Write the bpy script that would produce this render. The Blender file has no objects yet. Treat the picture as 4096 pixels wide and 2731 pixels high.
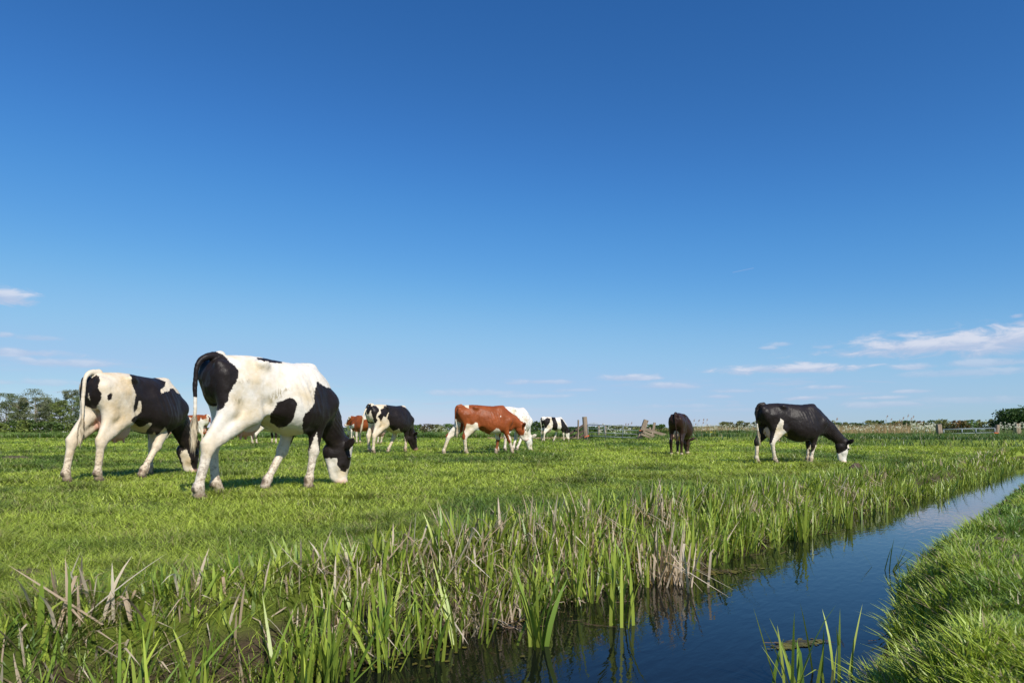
import bpy, math, random
import numpy as np
from mathutils import Vector
from mathutils.bvhtree import BVHTree
random.seed(7); RNG = np.random.default_rng(11)
scene = bpy.context.scene
COL = scene.collection

# ------------------------------------------------------------------ camera, sky, sun, exposure
F, HOR, EYE = 2731.0, 1718.0, 0.75      # focal length and horizon in photo pixels, eye height above the field (m)
WATER = -0.42
cam_d = bpy.data.cameras.new('camera'); cam = bpy.data.objects.new('camera', cam_d); COL.objects.link(cam)
cam.location = (0, 0, EYE); cam.rotation_euler = (math.pi/2, 0, 0)
cam_d.sensor_width = 36; cam_d.lens = 36*F/4096; cam_d.shift_y = (HOR-1365.5)/4096
cam_d.clip_start = 0.05; cam_d.clip_end = 20000
scene.camera = cam
scene.view_settings.view_transform = 'Standard'; scene.view_settings.look = 'None'
scene.view_settings.exposure = 0.15; scene.view_settings.gamma = 1.0

SUN = Vector((0.50, -0.80, 0.86)).normalized()
sl = bpy.data.lights.new('sun', 'SUN'); sl.energy = 4.8; sl.angle = math.radians(0.5); sl.color = (1.0, 0.945, 0.86)
so = bpy.data.objects.new('sun', sl); COL.objects.link(so)
so.rotation_euler = SUN.to_track_quat('Z', 'Y').to_euler(); so.location = (20, -30, 40)

class NT:
    def __init__(s, tree): s.t = tree; tree.nodes.clear()
    def n(s, typ, **kw):
        nd = s.t.nodes.new(typ)
        for k, v in kw.items():
            if k == 'ins':
                for a, b in v.items():
                    if isinstance(b, bpy.types.NodeSocket): s.t.links.new(b, nd.inputs[a])
                    else: nd.inputs[a].default_value = b
            else: setattr(nd, k, v)
        return nd
    def m(s, op, a, b=None, c=None, clamp=False):
        nd = s.t.nodes.new('ShaderNodeMath'); nd.operation = op; nd.use_clamp = clamp
        for i, v in enumerate((a, b, c)):
            if v is None: continue
            if isinstance(v, bpy.types.NodeSocket): s.t.links.new(v, nd.inputs[i])
            else: nd.inputs[i].default_value = v
        return nd.outputs[0]
    def step(s, x, lo, hi):
        nd = s.n('ShaderNodeMapRange', interpolation_type='SMOOTHSTEP')
        nd.inputs['From Min'].default_value = lo; nd.inputs['From Max'].default_value = hi
        s.t.links.new(x, nd.inputs['Value']); return nd.outputs['Result']
    def mix(s, f, a, b, mode='MIX'):
        nd = s.n('ShaderNodeMix', data_type='RGBA', blend_type=mode)
        for sock, v in ((nd.inputs[0], f), (nd.inputs[6], a), (nd.inputs[7], b)):
            if isinstance(v, bpy.types.NodeSocket): s.t.links.new(v, sock)
            else: sock.default_value = v if not isinstance(v, tuple) else (v + (1,))[:4]
        return nd.outputs[2]
    def noise(s, vec, scale, detail=4, rough=.55, dist=0, out='Fac'):
        nd = s.n('ShaderNodeTexNoise'); nd.inputs['Scale'].default_value = scale; nd.inputs['Detail'].default_value = detail
        nd.inputs['Roughness'].default_value = rough; nd.inputs['Distortion'].default_value = dist
        if vec is not None: s.t.links.new(vec, nd.inputs['Vector'])
        return nd.outputs[out]

w = bpy.data.worlds.new('World'); scene.world = w; w.use_nodes = True
T = NT(w.node_tree)
sky = T.n('ShaderNodeTexSky', sky_type='NISHITA', sun_disc=False)
sky.sun_elevation = math.asin(SUN.z); sky.sun_rotation = math.atan2(SUN.x, SUN.y)
sky.altitude = 0; sky.air_density = 1.0; sky.dust_density = 0.15; sky.ozone_density = 2.6
tc = T.n('ShaderNodeTexCoord'); sep = T.n('ShaderNodeSeparateXYZ', ins={0: tc.outputs['Generated']})
az = T.m('ARCTAN2', sep.outputs[0], sep.outputs[1])
hyp = T.m('SQRT', T.m('ADD', T.m('MULTIPLY', sep.outputs[0], sep.outputs[0]), T.m('MULTIPLY', sep.outputs[1], sep.outputs[1])))
el = T.m('ARCTAN2', sep.outputs[2], hyp)
vc = T.n('ShaderNodeCombineXYZ', ins={0: az, 1: T.m('MULTIPLY', el, 3.2), 2: 0.37}).outputs[0]
n1 = T.noise(vc, 24, 7, .62, .5); n2 = T.noise(vc, 9, 3, .5)
def azel(px, py):
    x, z = (px-2048)/F, (HOR-py)/F
    return math.atan2(x, 1), math.atan2(z, math.hypot(x, 1))
CL = [(3760, 1384, 400, 42, 1.0), (4060, 1368, 280, 52, 1.0), (3160, 1478, 260, 20, .95), (3650, 1468, 90, 12, .75), (3960, 1452, 190, 15, .6), (3860, 1492, 230, 16, .5),
      (3070, 1392, 32, 8, .6), (3125, 1378, 50, 8, .5), (3300, 1389, 50, 9, .55), (4070, 1265, 30, 9, .7), (4090, 1290, 40, 11, .7), (2520, 1511, 100, 15, .8), (2680, 1542, 105, 15, .7),
      (3340, 1549, 100, 9, .65), (3640, 1565, 60, 7, .6), (3220, 1594, 75, 10, .8), (3520, 1592, 85, 7, .6), (3560, 1618, 200, 14, .5), (2880, 1587, 50, 8, .6), (2940, 1565, 60, 7, .5), (3900, 1600, 240, 14, .35),
      (30, 1192, 95, 28, .95), (25, 1340, 32, 9, .6), (150, 1353, 85, 12, .5), (80, 1410, 180, 17, .7), (290, 1455, 220, 16, .65), (110, 1440, 40, 9, .6), (140, 1530, 170, 12, .45),
      (1900, 1572, 160, 15, .5), (2180, 1528, 130, 10, .55), (2150, 1585, 120, 11, .5), (2300, 1560, 60, 6, .4), (2060, 1533, 40, 8, .5), (2700, 1625, 160, 9, .35), (2000, 1640, 260, 9, .2), (1560, 1605, 90, 8, .35), (1420, 1625, 140, 9, .3), (3000, 1640, 230, 9, .3)]
cov = None
for px, py, wx, wy, st in CL:
    a0, e0 = azel(px, py); ca = math.cos(a0)**2*1.05
    dx = T.m('DIVIDE', T.m('SUBTRACT', az, a0), 1.25*wx/F*ca)
    dy = T.m('DIVIDE', T.m('SUBTRACT', el, e0), wy/F*1.4)
    dyb = T.m('MULTIPLY', dy, T.m('ADD', 1.15, T.m('MULTIPLY', T.m('LESS_THAN', dy, 0), .55)))
    r = T.m('SQRT', T.m('ADD', T.m('MULTIPLY', dx, dx), T.m('MULTIPLY', dyb, dyb)))
    v = T.m('ADD', T.m('SUBTRACT', 1.0, r), T.m('MULTIPLY', T.m('SUBTRACT', n1, .5), 2.6))
    v = T.m('MULTIPLY', T.step(v, -.2, .7), st)
    lit = T.m('MULTIPLY', v, T.step(T.m('ADD', dy, T.m('MULTIPLY', T.m('SUBTRACT', n1, .5), 3)), -.4, .75))
    cov, litm = (v, lit) if cov is None else (T.m('MAXIMUM', cov, v), T.m('MAXIMUM', litm, lit))
# general thin low cloud streaks near the horizon
vs = T.n('ShaderNodeCombineXYZ', ins={0: az, 1: T.m('MULTIPLY', el, 9), 2: 3.1}).outputs[0]
st = T.m('MULTIPLY', T.step(T.noise(vs, 13, 5, .6), .54, .72), T.m('MULTIPLY', T.step(el, .002, .02), T.m('SUBTRACT', 1, T.step(el, .05, .10))))
cov = T.m('MAXIMUM', cov, T.m('MULTIPLY', st, .5))
contr0, contr1 = azel(2930, 1090), azel(3015, 1072)
ang = math.atan2(contr1[1]-contr0[1], contr1[0]-contr0[0])
ca_, sa_ = math.cos(ang), math.sin(ang)
ax = T.m('SUBTRACT', az, contr0[0]); ay = T.m('SUBTRACT', el, contr0[1])
al = T.m('ADD', T.m('MULTIPLY', ax, ca_), T.m('MULTIPLY', ay, sa_)); pe = T.m('ABSOLUTE', T.m('SUBTRACT', T.m('MULTIPLY', ay, ca_), T.m('MULTIPLY', ax, sa_)))
Lc = math.hypot(contr1[0]-contr0[0], contr1[1]-contr0[1])
trail = T.m('MULTIPLY', T.m('MULTIPLY', T.m('GREATER_THAN', al, 0), T.m('LESS_THAN', al, Lc)), T.m('SUBTRACT', 1, T.step(pe, .0002, .0007)))
cov = T.m('MAXIMUM', cov, T.m('MULTIPLY', trail, .3))
# camera response (polarising filter) on the sky texture: one curve per channel
def fcurve(x, pts):
    nd = T.n('ShaderNodeFloatCurve'); T.t.links.new(x, nd.inputs['Value']); cv = nd.mapping.curves[0]
    cv.points[0].location = (0, 0); cv.points[1].location = (1, 1)
    for p_ in pts: cv.points.new(*p_)
    nd.mapping.update(); return nd.outputs[0]
sc3 = T.n('ShaderNodeSeparateColor', ins={0: T.mix(1.0, sky.outputs[0], (.082, .082, .082), 'MULTIPLY')})
cc3 = T.n('ShaderNodeCombineColor', ins={0: fcurve(sc3.outputs[0], [(.078, .028), (.168, .098), (.319, .275), (.45, .36), (.60, .42)]), 1: fcurve(sc3.outputs[1], [(.133, .125), (.279, .325), (.479, .535), (.672, .60)]), 2: fcurve(sc3.outputs[2], [(.25, .39), (.445, .71), (.617, .82), (.75, .84)])})
skyout = T.mix(1.0, cc3.outputs[0], (9.0, 9.0, 9.0), 'MULTIPLY')
ccol = T.mix(litm, (4.7, 5.2, 6.8), (7.5, 7.3, 7.9))
skyc = T.mix(T.m('MULTIPLY', cov, .72), skyout, ccol)
bg = T.n('ShaderNodeBackground', ins={'Color': skyc, 'Strength': 0.1})
T.n('ShaderNodeOutputWorld', ins={0: bg.outputs[0]})

# ------------------------------------------------------------------ helpers
def at(px, py, d):
    """photo pixel at depth d metres -> point in the place"""
    return Vector(((px-2048)/F*d, d, EYE-(py-HOR)/F*d))
def link(name, me, parent=None):
    o = bpy.data.objects.new(name, me); COL.objects.link(o)
    if parent: o.parent = parent
    return o
def tag(o, label=None, cat=None, group=None, kind=None):
    if label: o['label'] = label
    if cat: o['category'] = cat
    if group: o['group'] = group
    if kind: o['kind'] = kind
    return o
def np_mesh(name, V, Tri, mats, col=None, smooth=False, attrs=None, nper=3):
    me = bpy.data.meshes.new(name); V = np.asarray(V, np.float32); Tri = np.asarray(Tri, np.int32)
    me.vertices.add(len(V)); me.vertices.foreach_set('co', V.ravel())
    me.loops.add(Tri.size); me.loops.foreach_set('vertex_index', Tri.ravel())
    me.polygons.add(len(Tri)); me.polygons.foreach_set('loop_start', np.arange(0, Tri.size, nper, dtype=np.int32))
    if smooth: me.polygons.foreach_set('use_smooth', np.ones(len(Tri), bool))
    if col is not None:
        c = np.ones((len(V), 4), np.float32); c[:, :3] = col
        me.color_attributes.new('col', 'FLOAT_COLOR', 'POINT').data.foreach_set('color', c.ravel())
    for k, a in (attrs or {}).items():
        me.attributes.new(k, 'FLOAT', 'POINT').data.foreach_set('value', np.asarray(a, np.float32))
    me.materials.append(mats); me.update(calc_edges=True); me.validate()
    return me
_P = RNG.permutation(4096); _G = RNG.random(4096)
def vnoise(x, y, s, o=3):
    """value noise 0..1"""
    out = 0; amp = 1; tot = 0
    for k in range(o):
        X, Y = np.asarray(x)/s+17.3*k, np.asarray(y)/s+5.1*k
        xi, yi = np.floor(X).astype(int), np.floor(Y).astype(int); fx, fy = X-xi, Y-yi
        fx, fy = fx*fx*(3-2*fx), fy*fy*(3-2*fy)
        g = lambda a, b: _G[_P[(_P[a & 4095]+b) & 4095]]
        out = out + amp*((g(xi, yi)*(1-fx)+g(xi+1, yi)*fx)*(1-fy)+(g(xi, yi+1)*(1-fx)+g(xi+1, yi+1)*fx)*fy)
        tot += amp; amp *= .5; s *= .5
    return out/tot
def sstep(x, a, b):
    t = np.clip((np.asarray(x)-a)/(b-a), 0, 1); return t*t*(3-2*t)
def poly_sd(x, y, poly):
    """signed distance to polygon, positive inside"""
    P = np.asarray(poly, float); x = np.asarray(x, float); y = np.asarray(y, float)
    d = np.full(x.shape, 1e9); ins = np.zeros(x.shape, bool)
    for i in range(len(P)):
        a, b = P[i], P[(i+1) % len(P)]; e = b-a
        t = np.clip(((x-a[0])*e[0]+(y-a[1])*e[1])/max(e@e, 1e-9), 0, 1)
        d = np.minimum(d, np.hypot(x-a[0]-t*e[0], y-a[1]-t*e[1]))
        c = (a[1] > y) != (b[1] > y)
        with np.errstate(divide='ignore', invalid='ignore'):
            ins ^= c & (x < (b[0]-a[0])*(y-a[1])/(b[1]-a[1]+1e-12)+a[0])
    return np.where(ins, d, -d)

def attr_leaf(name, rough=.5, trans=.3, spec=.4, tint=(1, 1, 1)):
    m = bpy.data.materials.new(name); m.use_nodes = True; t = NT(m.node_tree)
    a = t.n('ShaderNodeAttribute', attribute_name='col').outputs['Color']
    a = t.mix(1.0, a, tint, 'MULTIPLY')
    p = t.n('ShaderNodeBsdfPrincipled', ins={'Base Color': a, 'Roughness': rough, 'Specular IOR Level': spec})
    tr = t.n('ShaderNodeBsdfTranslucent', ins={'Color': t.mix(1.0, a, (1.25, 1.2, .6), 'MULTIPLY')})
    mx = t.n('ShaderNodeMixShader', ins={0: trans, 1: p.outputs[0], 2: tr.outputs[0]})
    t.n('ShaderNodeOutputMaterial', ins={0: mx.outputs[0]})
    return m
def simple(name, col, rough=.6, nscale=8, var=.35, metal=0, bump=0, stretch=(1, 1, 1), col2=None, spec=.4):
    m = bpy.data.materials.new(name); m.use_nodes = True; t = NT(m.node_tree)
    o = t.n('ShaderNodeTexCoord').outputs['Object']
    mp = t.n('ShaderNodeMapping', ins={'Vector': o, 'Scale': stretch}).outputs[0]
    nz = t.noise(mp, nscale, 6, .6)
    c2 = col2 or tuple(c*(1-var) for c in col)
    c = t.mix(t.step(nz, .35, .65), c2, col)
    p = t.n('ShaderNodeBsdfPrincipled', ins={'Base Color': c, 'Roughness': rough, 'Metallic': metal, 'Specular IOR Level': spec})
    if bump:
        b = t.n('ShaderNodeBump', ins={'Height': t.noise(mp, nscale*2.5, 4), 'Strength': bump, 'Distance': .02}); t.t.links.new(b.outputs[0], p.inputs['Normal'])
    t.n('ShaderNodeOutputMaterial', ins={0: p.outputs[0]})
    return m

# ------------------------------------------------------------------ terrain
hw = EYE-WATER
def wpt(px, py):
    d = hw*F/(py-HOR); return ((px-2048)/F*d, d)
LB = [(-6.5, .3), (-3.2, 1.3), (-1.75, 2.2)] + [wpt(*p) for p in ((1250, 2731), (1600, 2625), (2000, 2500), (2300, 2400), (2600, 2295), (3045, 2168), (3290, 2085), (3554, 2012), (3740, 1966), (3904, 1918), (4010, 1882), (4096, 1852))] + [(24, 27), (60, 33)]
def wpr(px, py):
    d = (.95+.10*max(0, min(1, (2200-py)/230)))*F/(py-HOR); return ((px-2048)/F*d, d)
RB = [(60, 22), (24, 17.2), (14.5, 15)] + [wpr(*p) for p in ((4096, 1926), (4018, 1971), (3936, 2021), (3809, 2091), (3713, 2136), (3618, 2206), (3573, 2295), (3554, 2486), (3440, 2640), (3395, 2731))] + [(1.2, 2.2), (.2, .5), (-1.2, -1.5), (-6, -4)]
DITCH = np.array(LB+RB)
COWS = {}   # filled below: name -> (ground x, y, z)
CTRL = [(3.0, 3.6, -.16), (5.5, 6.0, -.16), (9, 9, -.14)]   # ground control points (x, y, z)
BANKLINE = np.array([(9.0, 44), (14.2, 42), (15.2, 31), (17.6, 28.6), (18.0, 27.4), (19.5, 26.8), (24, 28.5), (60, 34.5), (60, 70), (9.0, 75)])
def field_z(x, y):
    x = np.asarray(x, float); y = np.asarray(y, float)
    num = np.zeros(np.broadcast(x, y).shape); den = np.full(num.shape, .04)
    for cx, cy, cz in CTRL:
        w_ = np.exp(-((x-cx)**2+(y-cy)**2)/(2*3.0**2)); num += w_*cz; den += w_
    z = num/den
    z = z + .035*(vnoise(x, y, 1.3, 2)-.5)*np.exp(-np.asarray(y)/40)
    return z
def ground_z(x, y):
    x = np.asarray(x, float); y = np.asarray(y, float)
    z = field_z(x, y); m = (np.abs(x) < 70) & (y < 70)
    sd = np.full(z.shape, -9.0)
    if m.any(): sd[m] = poly_sd(x[m], y[m], DITCH)
    bk = np.zeros(z.shape)
    if m.any(): bk[m] = sstep(poly_sd(x[m], y[m], BANKLINE), 0, 2.2)
    z = z + bk*.30
    wob = .10*(vnoise(x, y, .5, 2)-.5)
    t = sstep(-sd+wob, 0.0, .42)
    edge = WATER-.02
    out = edge+(z-edge)*t
    ins = edge-np.minimum(.5, np.maximum(sd, 0)*.9)
    return np.where(sd > 0, ins, out)
def water_sd(x, y):
    return poly_sd(x, y, DITCH)

# ------------------------------------------------------------------ cows: skeleton of round forms blended into one surface
def smin(a, b, k):
    h = np.clip(.5+.5*(b-a)/k, 0, 1); return b*(1-h)+a*h-k*h*(1-h)
class Body:
    def __init__(s): s.pr = []
    def cone(s, a, b, ra, rb, k=.03, sq=1.0, sub=False):
        s.pr.append(('c', np.array(a, float), np.array(b, float), ra, rb, k, sq, sub))
    def ell(s, c, r, k=.03, basis=None, sub=False):
        s.pr.append(('e', np.array(c, float), np.array(r, float), basis, None, k, 1, sub))
    def chain(s, pts, k=.025, sq=1.0):
        for (a, ra), (b, rb) in zip(pts[:-1], pts[1:]): s.cone(a, b, ra, rb, k, sq)
    def torso(s, st, k=.03): s.st = np.array(st, float)
    def field(s, vox):
        lo = np.array([9., 9, 9]); hi = -lo
        for p in s.pr:
            if p[-1]: continue
            if p[0] == 'c':
                r = max(p[3], p[4]); lo = np.minimum(lo, np.minimum(p[1], p[2])-r); hi = np.maximum(hi, np.maximum(p[1], p[2])+r)
            else:
                r = p[2].max(); lo = np.minimum(lo, p[1]-r); hi = np.maximum(hi, p[1]+r)
        lo -= .05; hi += .05
        ax = [np.arange(lo[i], hi[i]+vox, vox) for i in range(3)]
        X, Y, Z = np.meshgrid(*ax, indexing='ij', sparse=True)
        st = s.st
        xs = ax[0]
        zt, zb, wd, tp = [np.interp(xs, st[:, 0], st[:, i]) for i in (1, 2, 3, 4)]
        ker = np.exp(-np.linspace(-2, 2, 9)**2); ker /= ker.sum()
        sm = lambda a: np.convolve(np.pad(a, 4, 'edge'), ker, 'valid')
        zt, zb, wd, tp = [sm(a)[:, None, None] for a in (zt, zb, wd, tp)]
        c = (zt+zb)/2; h = np.maximum((zt-zb)/2, .02); v = (Z-c)/h
        we = wd*(1-tp*np.clip(v, -1.2, 1.2)*(.6+.4*np.abs(np.clip(v, -1, 1))))
        we = np.maximum(we, .02)
        g = (np.abs(Y/we)**2.3+np.abs(v)**2.3)**(1/2.3)
        Fd = (g-1)*np.minimum(wd, h)
        x0, x1 = st[0, 0], st[-1, 0]
        Fd = np.maximum(Fd, np.maximum(x0-X, X-x1))
        Fd = Fd.astype(np.float32)
        for p in s.pr:
            k = p[5]; mg = k+.05
            if p[0] == 'c': r = max(p[3], p[4]); a, b = np.minimum(p[1], p[2])-r-mg, np.maximum(p[1], p[2])+r+mg
            else: r = p[2].max(); a, b = p[1]-r-mg, p[1]+r+mg
            i0 = [max(0, int((a[i]-lo[i])/vox)) for i in range(3)]; i1 = [min(len(ax[i]), int((b[i]-lo[i])/vox)+2) for i in range(3)]
            if min(i1[i]-i0[i] for i in range(3)) <= 0: continue
            sl_ = tuple(slice(i0[i], i1[i]) for i in range(3))
            x = X[sl_[0]]; y = Y[:, sl_[1]]; z = Z[:, :, sl_[2]]
            if p[0] == 'c':
                A, B, ra, rb, sq = p[1], p[2], p[3], p[4], p[6]
                e = B-A; px, py, pz = x-A[0], y-A[1], z-A[2]
                t = np.clip((px*e[0]+py*e[1]+pz*e[2])/max(e@e, 1e-9), 0, 1)
                d = np.sqrt((px-t*e[0])**2+((py-t*e[1])/sq)**2+(pz-t*e[2])**2)-(ra+(rb-ra)*t)
                d = d*(sq**.5)
            else:
                q = [x-p[1][0], y-p[1][1], z-p[1][2]]
                if p[3] is not None:
                    Bm = p[3]; q = [q[0]*Bm[i][0]+q[1]*Bm[i][1]+q[2]*Bm[i][2] for i in range(3)]
                r = p[2]; k0 = np.sqrt(sum((q[i]/r[i])**2 for i in range(3))); k1 = np.sqrt(sum((q[i]/r[i]**2)**2 for i in range(3)))
                d = k0*(k0-1)/np.maximum(k1, 1e-6)
            if p[-1]: Fd[sl_] = -smin(-Fd[sl_], d, k)
            else: Fd[sl_] = smin(Fd[sl_], d, k)
        return Fd, lo
    def mesh(s, vox):
        """surface nets"""
        D, lo = s.field(vox); n = D.shape
        S = D < 0
        base = np.zeros((n[0]-1, n[1]-1, n[2]-1), np.int8)
        for dx in (0, 1):
            for dy in (0, 1):
                for dz in (0, 1): base += S[dx:n[0]-1+dx, dy:n[1]-1+dy, dz:n[2]-1+dz]
        act = (base > 0) & (base < 8)
        ii = np.argwhere(act); idx = -np.ones(act.shape, np.int64); idx[act] = np.arange(len(ii))
        acc = np.zeros((len(ii), 3)); cnt = np.zeros(len(ii))
        cs = [(0, 0, 0), (1, 0, 0), (0, 1, 0), (0, 0, 1), (1, 1, 0), (1, 0, 1), (0, 1, 1), (1, 1, 1)]
        for a in cs:
            for b in cs:
                if sum(b)-sum(a) != 1 or sum(abs(b[i]-a[i]) for i in range(3)) != 1: continue
                da = D[ii[:, 0]+a[0], ii[:, 1]+a[1], ii[:, 2]+a[2]]; db = D[ii[:, 0]+b[0], ii[:, 1]+b[1], ii[:, 2]+b[2]]
                m = (da < 0) != (db < 0); t = np.where(m, da/(da-db+1e-12), 0)
                for i in range(3): acc[:, i] += np.where(m, a[i]+t*(b[i]-a[i]), 0)
                cnt += m
        V = (ii+acc/cnt[:, None])*vox+lo
        Q = []
        for ax_ in range(3):
            o1, o2 = [(1, 2), (2, 0), (0, 1)][ax_]
            sl0 = [slice(1, n[i]-1) for i in range(3)]; sl0[ax_] = slice(0, n[ax_]-1); s1 = list(sl0); s1[ax_] = slice(1, n[ax_])
            A, B = S[tuple(sl0)], S[tuple(s1)]
            e = np.argwhere(A != B); off = np.ones(3, int); off[ax_] = 0; e = e+off
            fl = S[e[:, 0], e[:, 1], e[:, 2]]
            u1 = np.zeros(3, int); u1[o1] = 1; u2 = np.zeros(3, int); u2[o2] = 1
            q = [idx[tuple((e-a).T)] for a in (u1+u2, u2, u1*0, u1)]
            q = np.stack(q, 1); q[~fl] = q[~fl][:, ::-1]; Q.append(q)
        return V, np.concatenate(Q)

def coat_material(name, dark, light=(.72, .665, .585), mud=1.0, speck=0.0):
    m = bpy.data.materials.new(name); m.use_nodes = True; t = NT(m.node_tree)
    o = t.n('ShaderNodeTexCoord').outputs['Object']; sp = t.n('ShaderNodeSeparateXYZ', ins={0: o})
    z = sp.outputs[2]
    A = lambda k: t.n('ShaderNodeAttribute', attribute_name=k).outputs['Fac']
    pn = t.noise(o, 22, 4, .65); pf = t.noise(o, 90, 2, .6)
    pat = t.m('ADD', A('patch'), t.m('ADD', t.m('MULTIPLY', t.m('SUBTRACT', pn, .5), .05), t.m('MULTIPLY', t.m('SUBTRACT', pf, .5), .02)))
    pat = t.step(pat, -.004, .004)
    # hair direction streaks
    st = t.noise(t.n('ShaderNodeMapping', ins={'Vector': o, 'Scale': (1, 1, .35)}).outputs[0], 140, 3, .6)
    lg = t.noise(o, 3.2, 4, .6)
    lightc = t.mix(t.step(lg, .42, .72), light, (light[0]*.86, light[1]*.76, light[2]*.58))
    lightc = t.mix(t.m('MULTIPLY', t.step(t.noise(o, 11, 5, .7), .62, .78), .45), lightc, (.42, .34, .2))
    lightc = t.mix(t.m('MULTIPLY', t.m('SUBTRACT', 1.0, A('clean')), t.m('MULTIPLY', t.step(z, .78, .45), .35)), lightc, (.62, .48, .31))
    if speck:
        lightc = t.mix(t.m('MULTIPLY', t.step(t.noise(o, 16, 3, .6), .56, .62), speck), lightc, dark)
    dk = t.mix(t.step(t.noise(o, 5, 4, .6), .4, .7), dark, tuple(min(1, c*1.35+.002) for c in dark))
    dk = t.mix(t.m('MULTIPLY', t.step(t.noise(o, 24, 5, .7), .66, .8), .5), dk, (.16, .12, .08))
    c = t.mix(pat, lightc, dk)
    c = t.mix(t.m('MULTIPLY', A('dirt'), t.step(t.noise(t.n('ShaderNodeMapping', ins={'Vector': o, 'Scale': (1, 1, .4)}).outputs[0], 40, 4), .40, .62)), c, (.36, .30, .19))
    c = t.mix(A('pink'), c, (.62, .34, .26))
    c = t.mix(t.m('MULTIPLY', A('horn'), .9), c, (.06, .045, .035))
    # splashes of dried mud low on the legs
    dirty = t.m('SUBTRACT', 1.0, A('clean')); lowm = t.m('MULTIPLY', dirty, t.m('MULTIPLY', t.step(z, .62, .12), t.step(t.noise(o, 28, 5, .7), .46, .60)))
    c = t.mix(t.m('MULTIPLY', lowm, .75*mud), c, (.17, .115, .07))
    c = t.mix(t.m('MULTIPLY', dirty, t.m('MULTIPLY', t.step(z, .22, .02), .6*mud)), c, (.2, .13, .085))
    c = t.mix(.12, c, t.mix(1.0, c, t.mix(st, (.4, .4, .4), (1.5, 1.5, 1.5)), 'MULTIPLY'))
    p = t.n('ShaderNodeBsdfPrincipled', ins={'Base Color': c, 'Roughness': .45, 'Specular IOR Level': .19, 'Sheen Weight': .03, 'Sheen Roughness': .4})
    hh = t.m('ADD', t.m('MULTIPLY', t.noise(o, 9, 3, .5), 1.0), t.m('MULTIPLY', st, .12))
    b = t.n('ShaderNodeBump', ins={'Height': hh, 'Strength': .5, 'Distance': .03}); t.t.links.new(b.outputs[0], p.inputs['Normal'])
    t.n('ShaderNodeOutputMaterial', ins={0: p.outputs[0]})
    return m
M_HOOF = simple('hoof_horn', (.11, .075, .05), .6, 30)
M_EYE = simple('cow_eye', (.006, .004, .003), .08, 8, spec=.8)
M_TAG = simple('ear_tag_yellow', (.85, .52, .02), .4, 20, .1)
M_TUFT = simple('tail_hair', (.56, .46, .31), .8, 40, .5, stretch=(1, 1, .15))

def V2(v): return np.array(v, float)
def uv_ball(r, seg=12, rings=8):
    V = []; Fc = []
    for i in range(rings+1):
        th = math.pi*i/rings
        for j in range(seg):
            ph = 2*math.pi*j/seg; V.append((r[0]*math.sin(th)*math.cos(ph), r[1]*math.sin(th)*math.sin(ph), r[2]*math.cos(th)))
    for i in range(rings):
        for j in range(seg): a = i*seg+j; b = i*seg+(j+1) % seg; Fc.append((a, a+seg, b+seg, b))
    return V, Fc
def pymesh(name, V, Fc, mat, smooth=True):
    me = bpy.data.meshes.new(name); me.from_pydata([tuple(v) for v in V], [], [tuple(f) for f in Fc])
    me.materials.append(mat)
    if smooth: me.polygons.foreach_set('use_smooth', [True]*len(me.polygons))
    me.validate(); me.update(); return me

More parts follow.
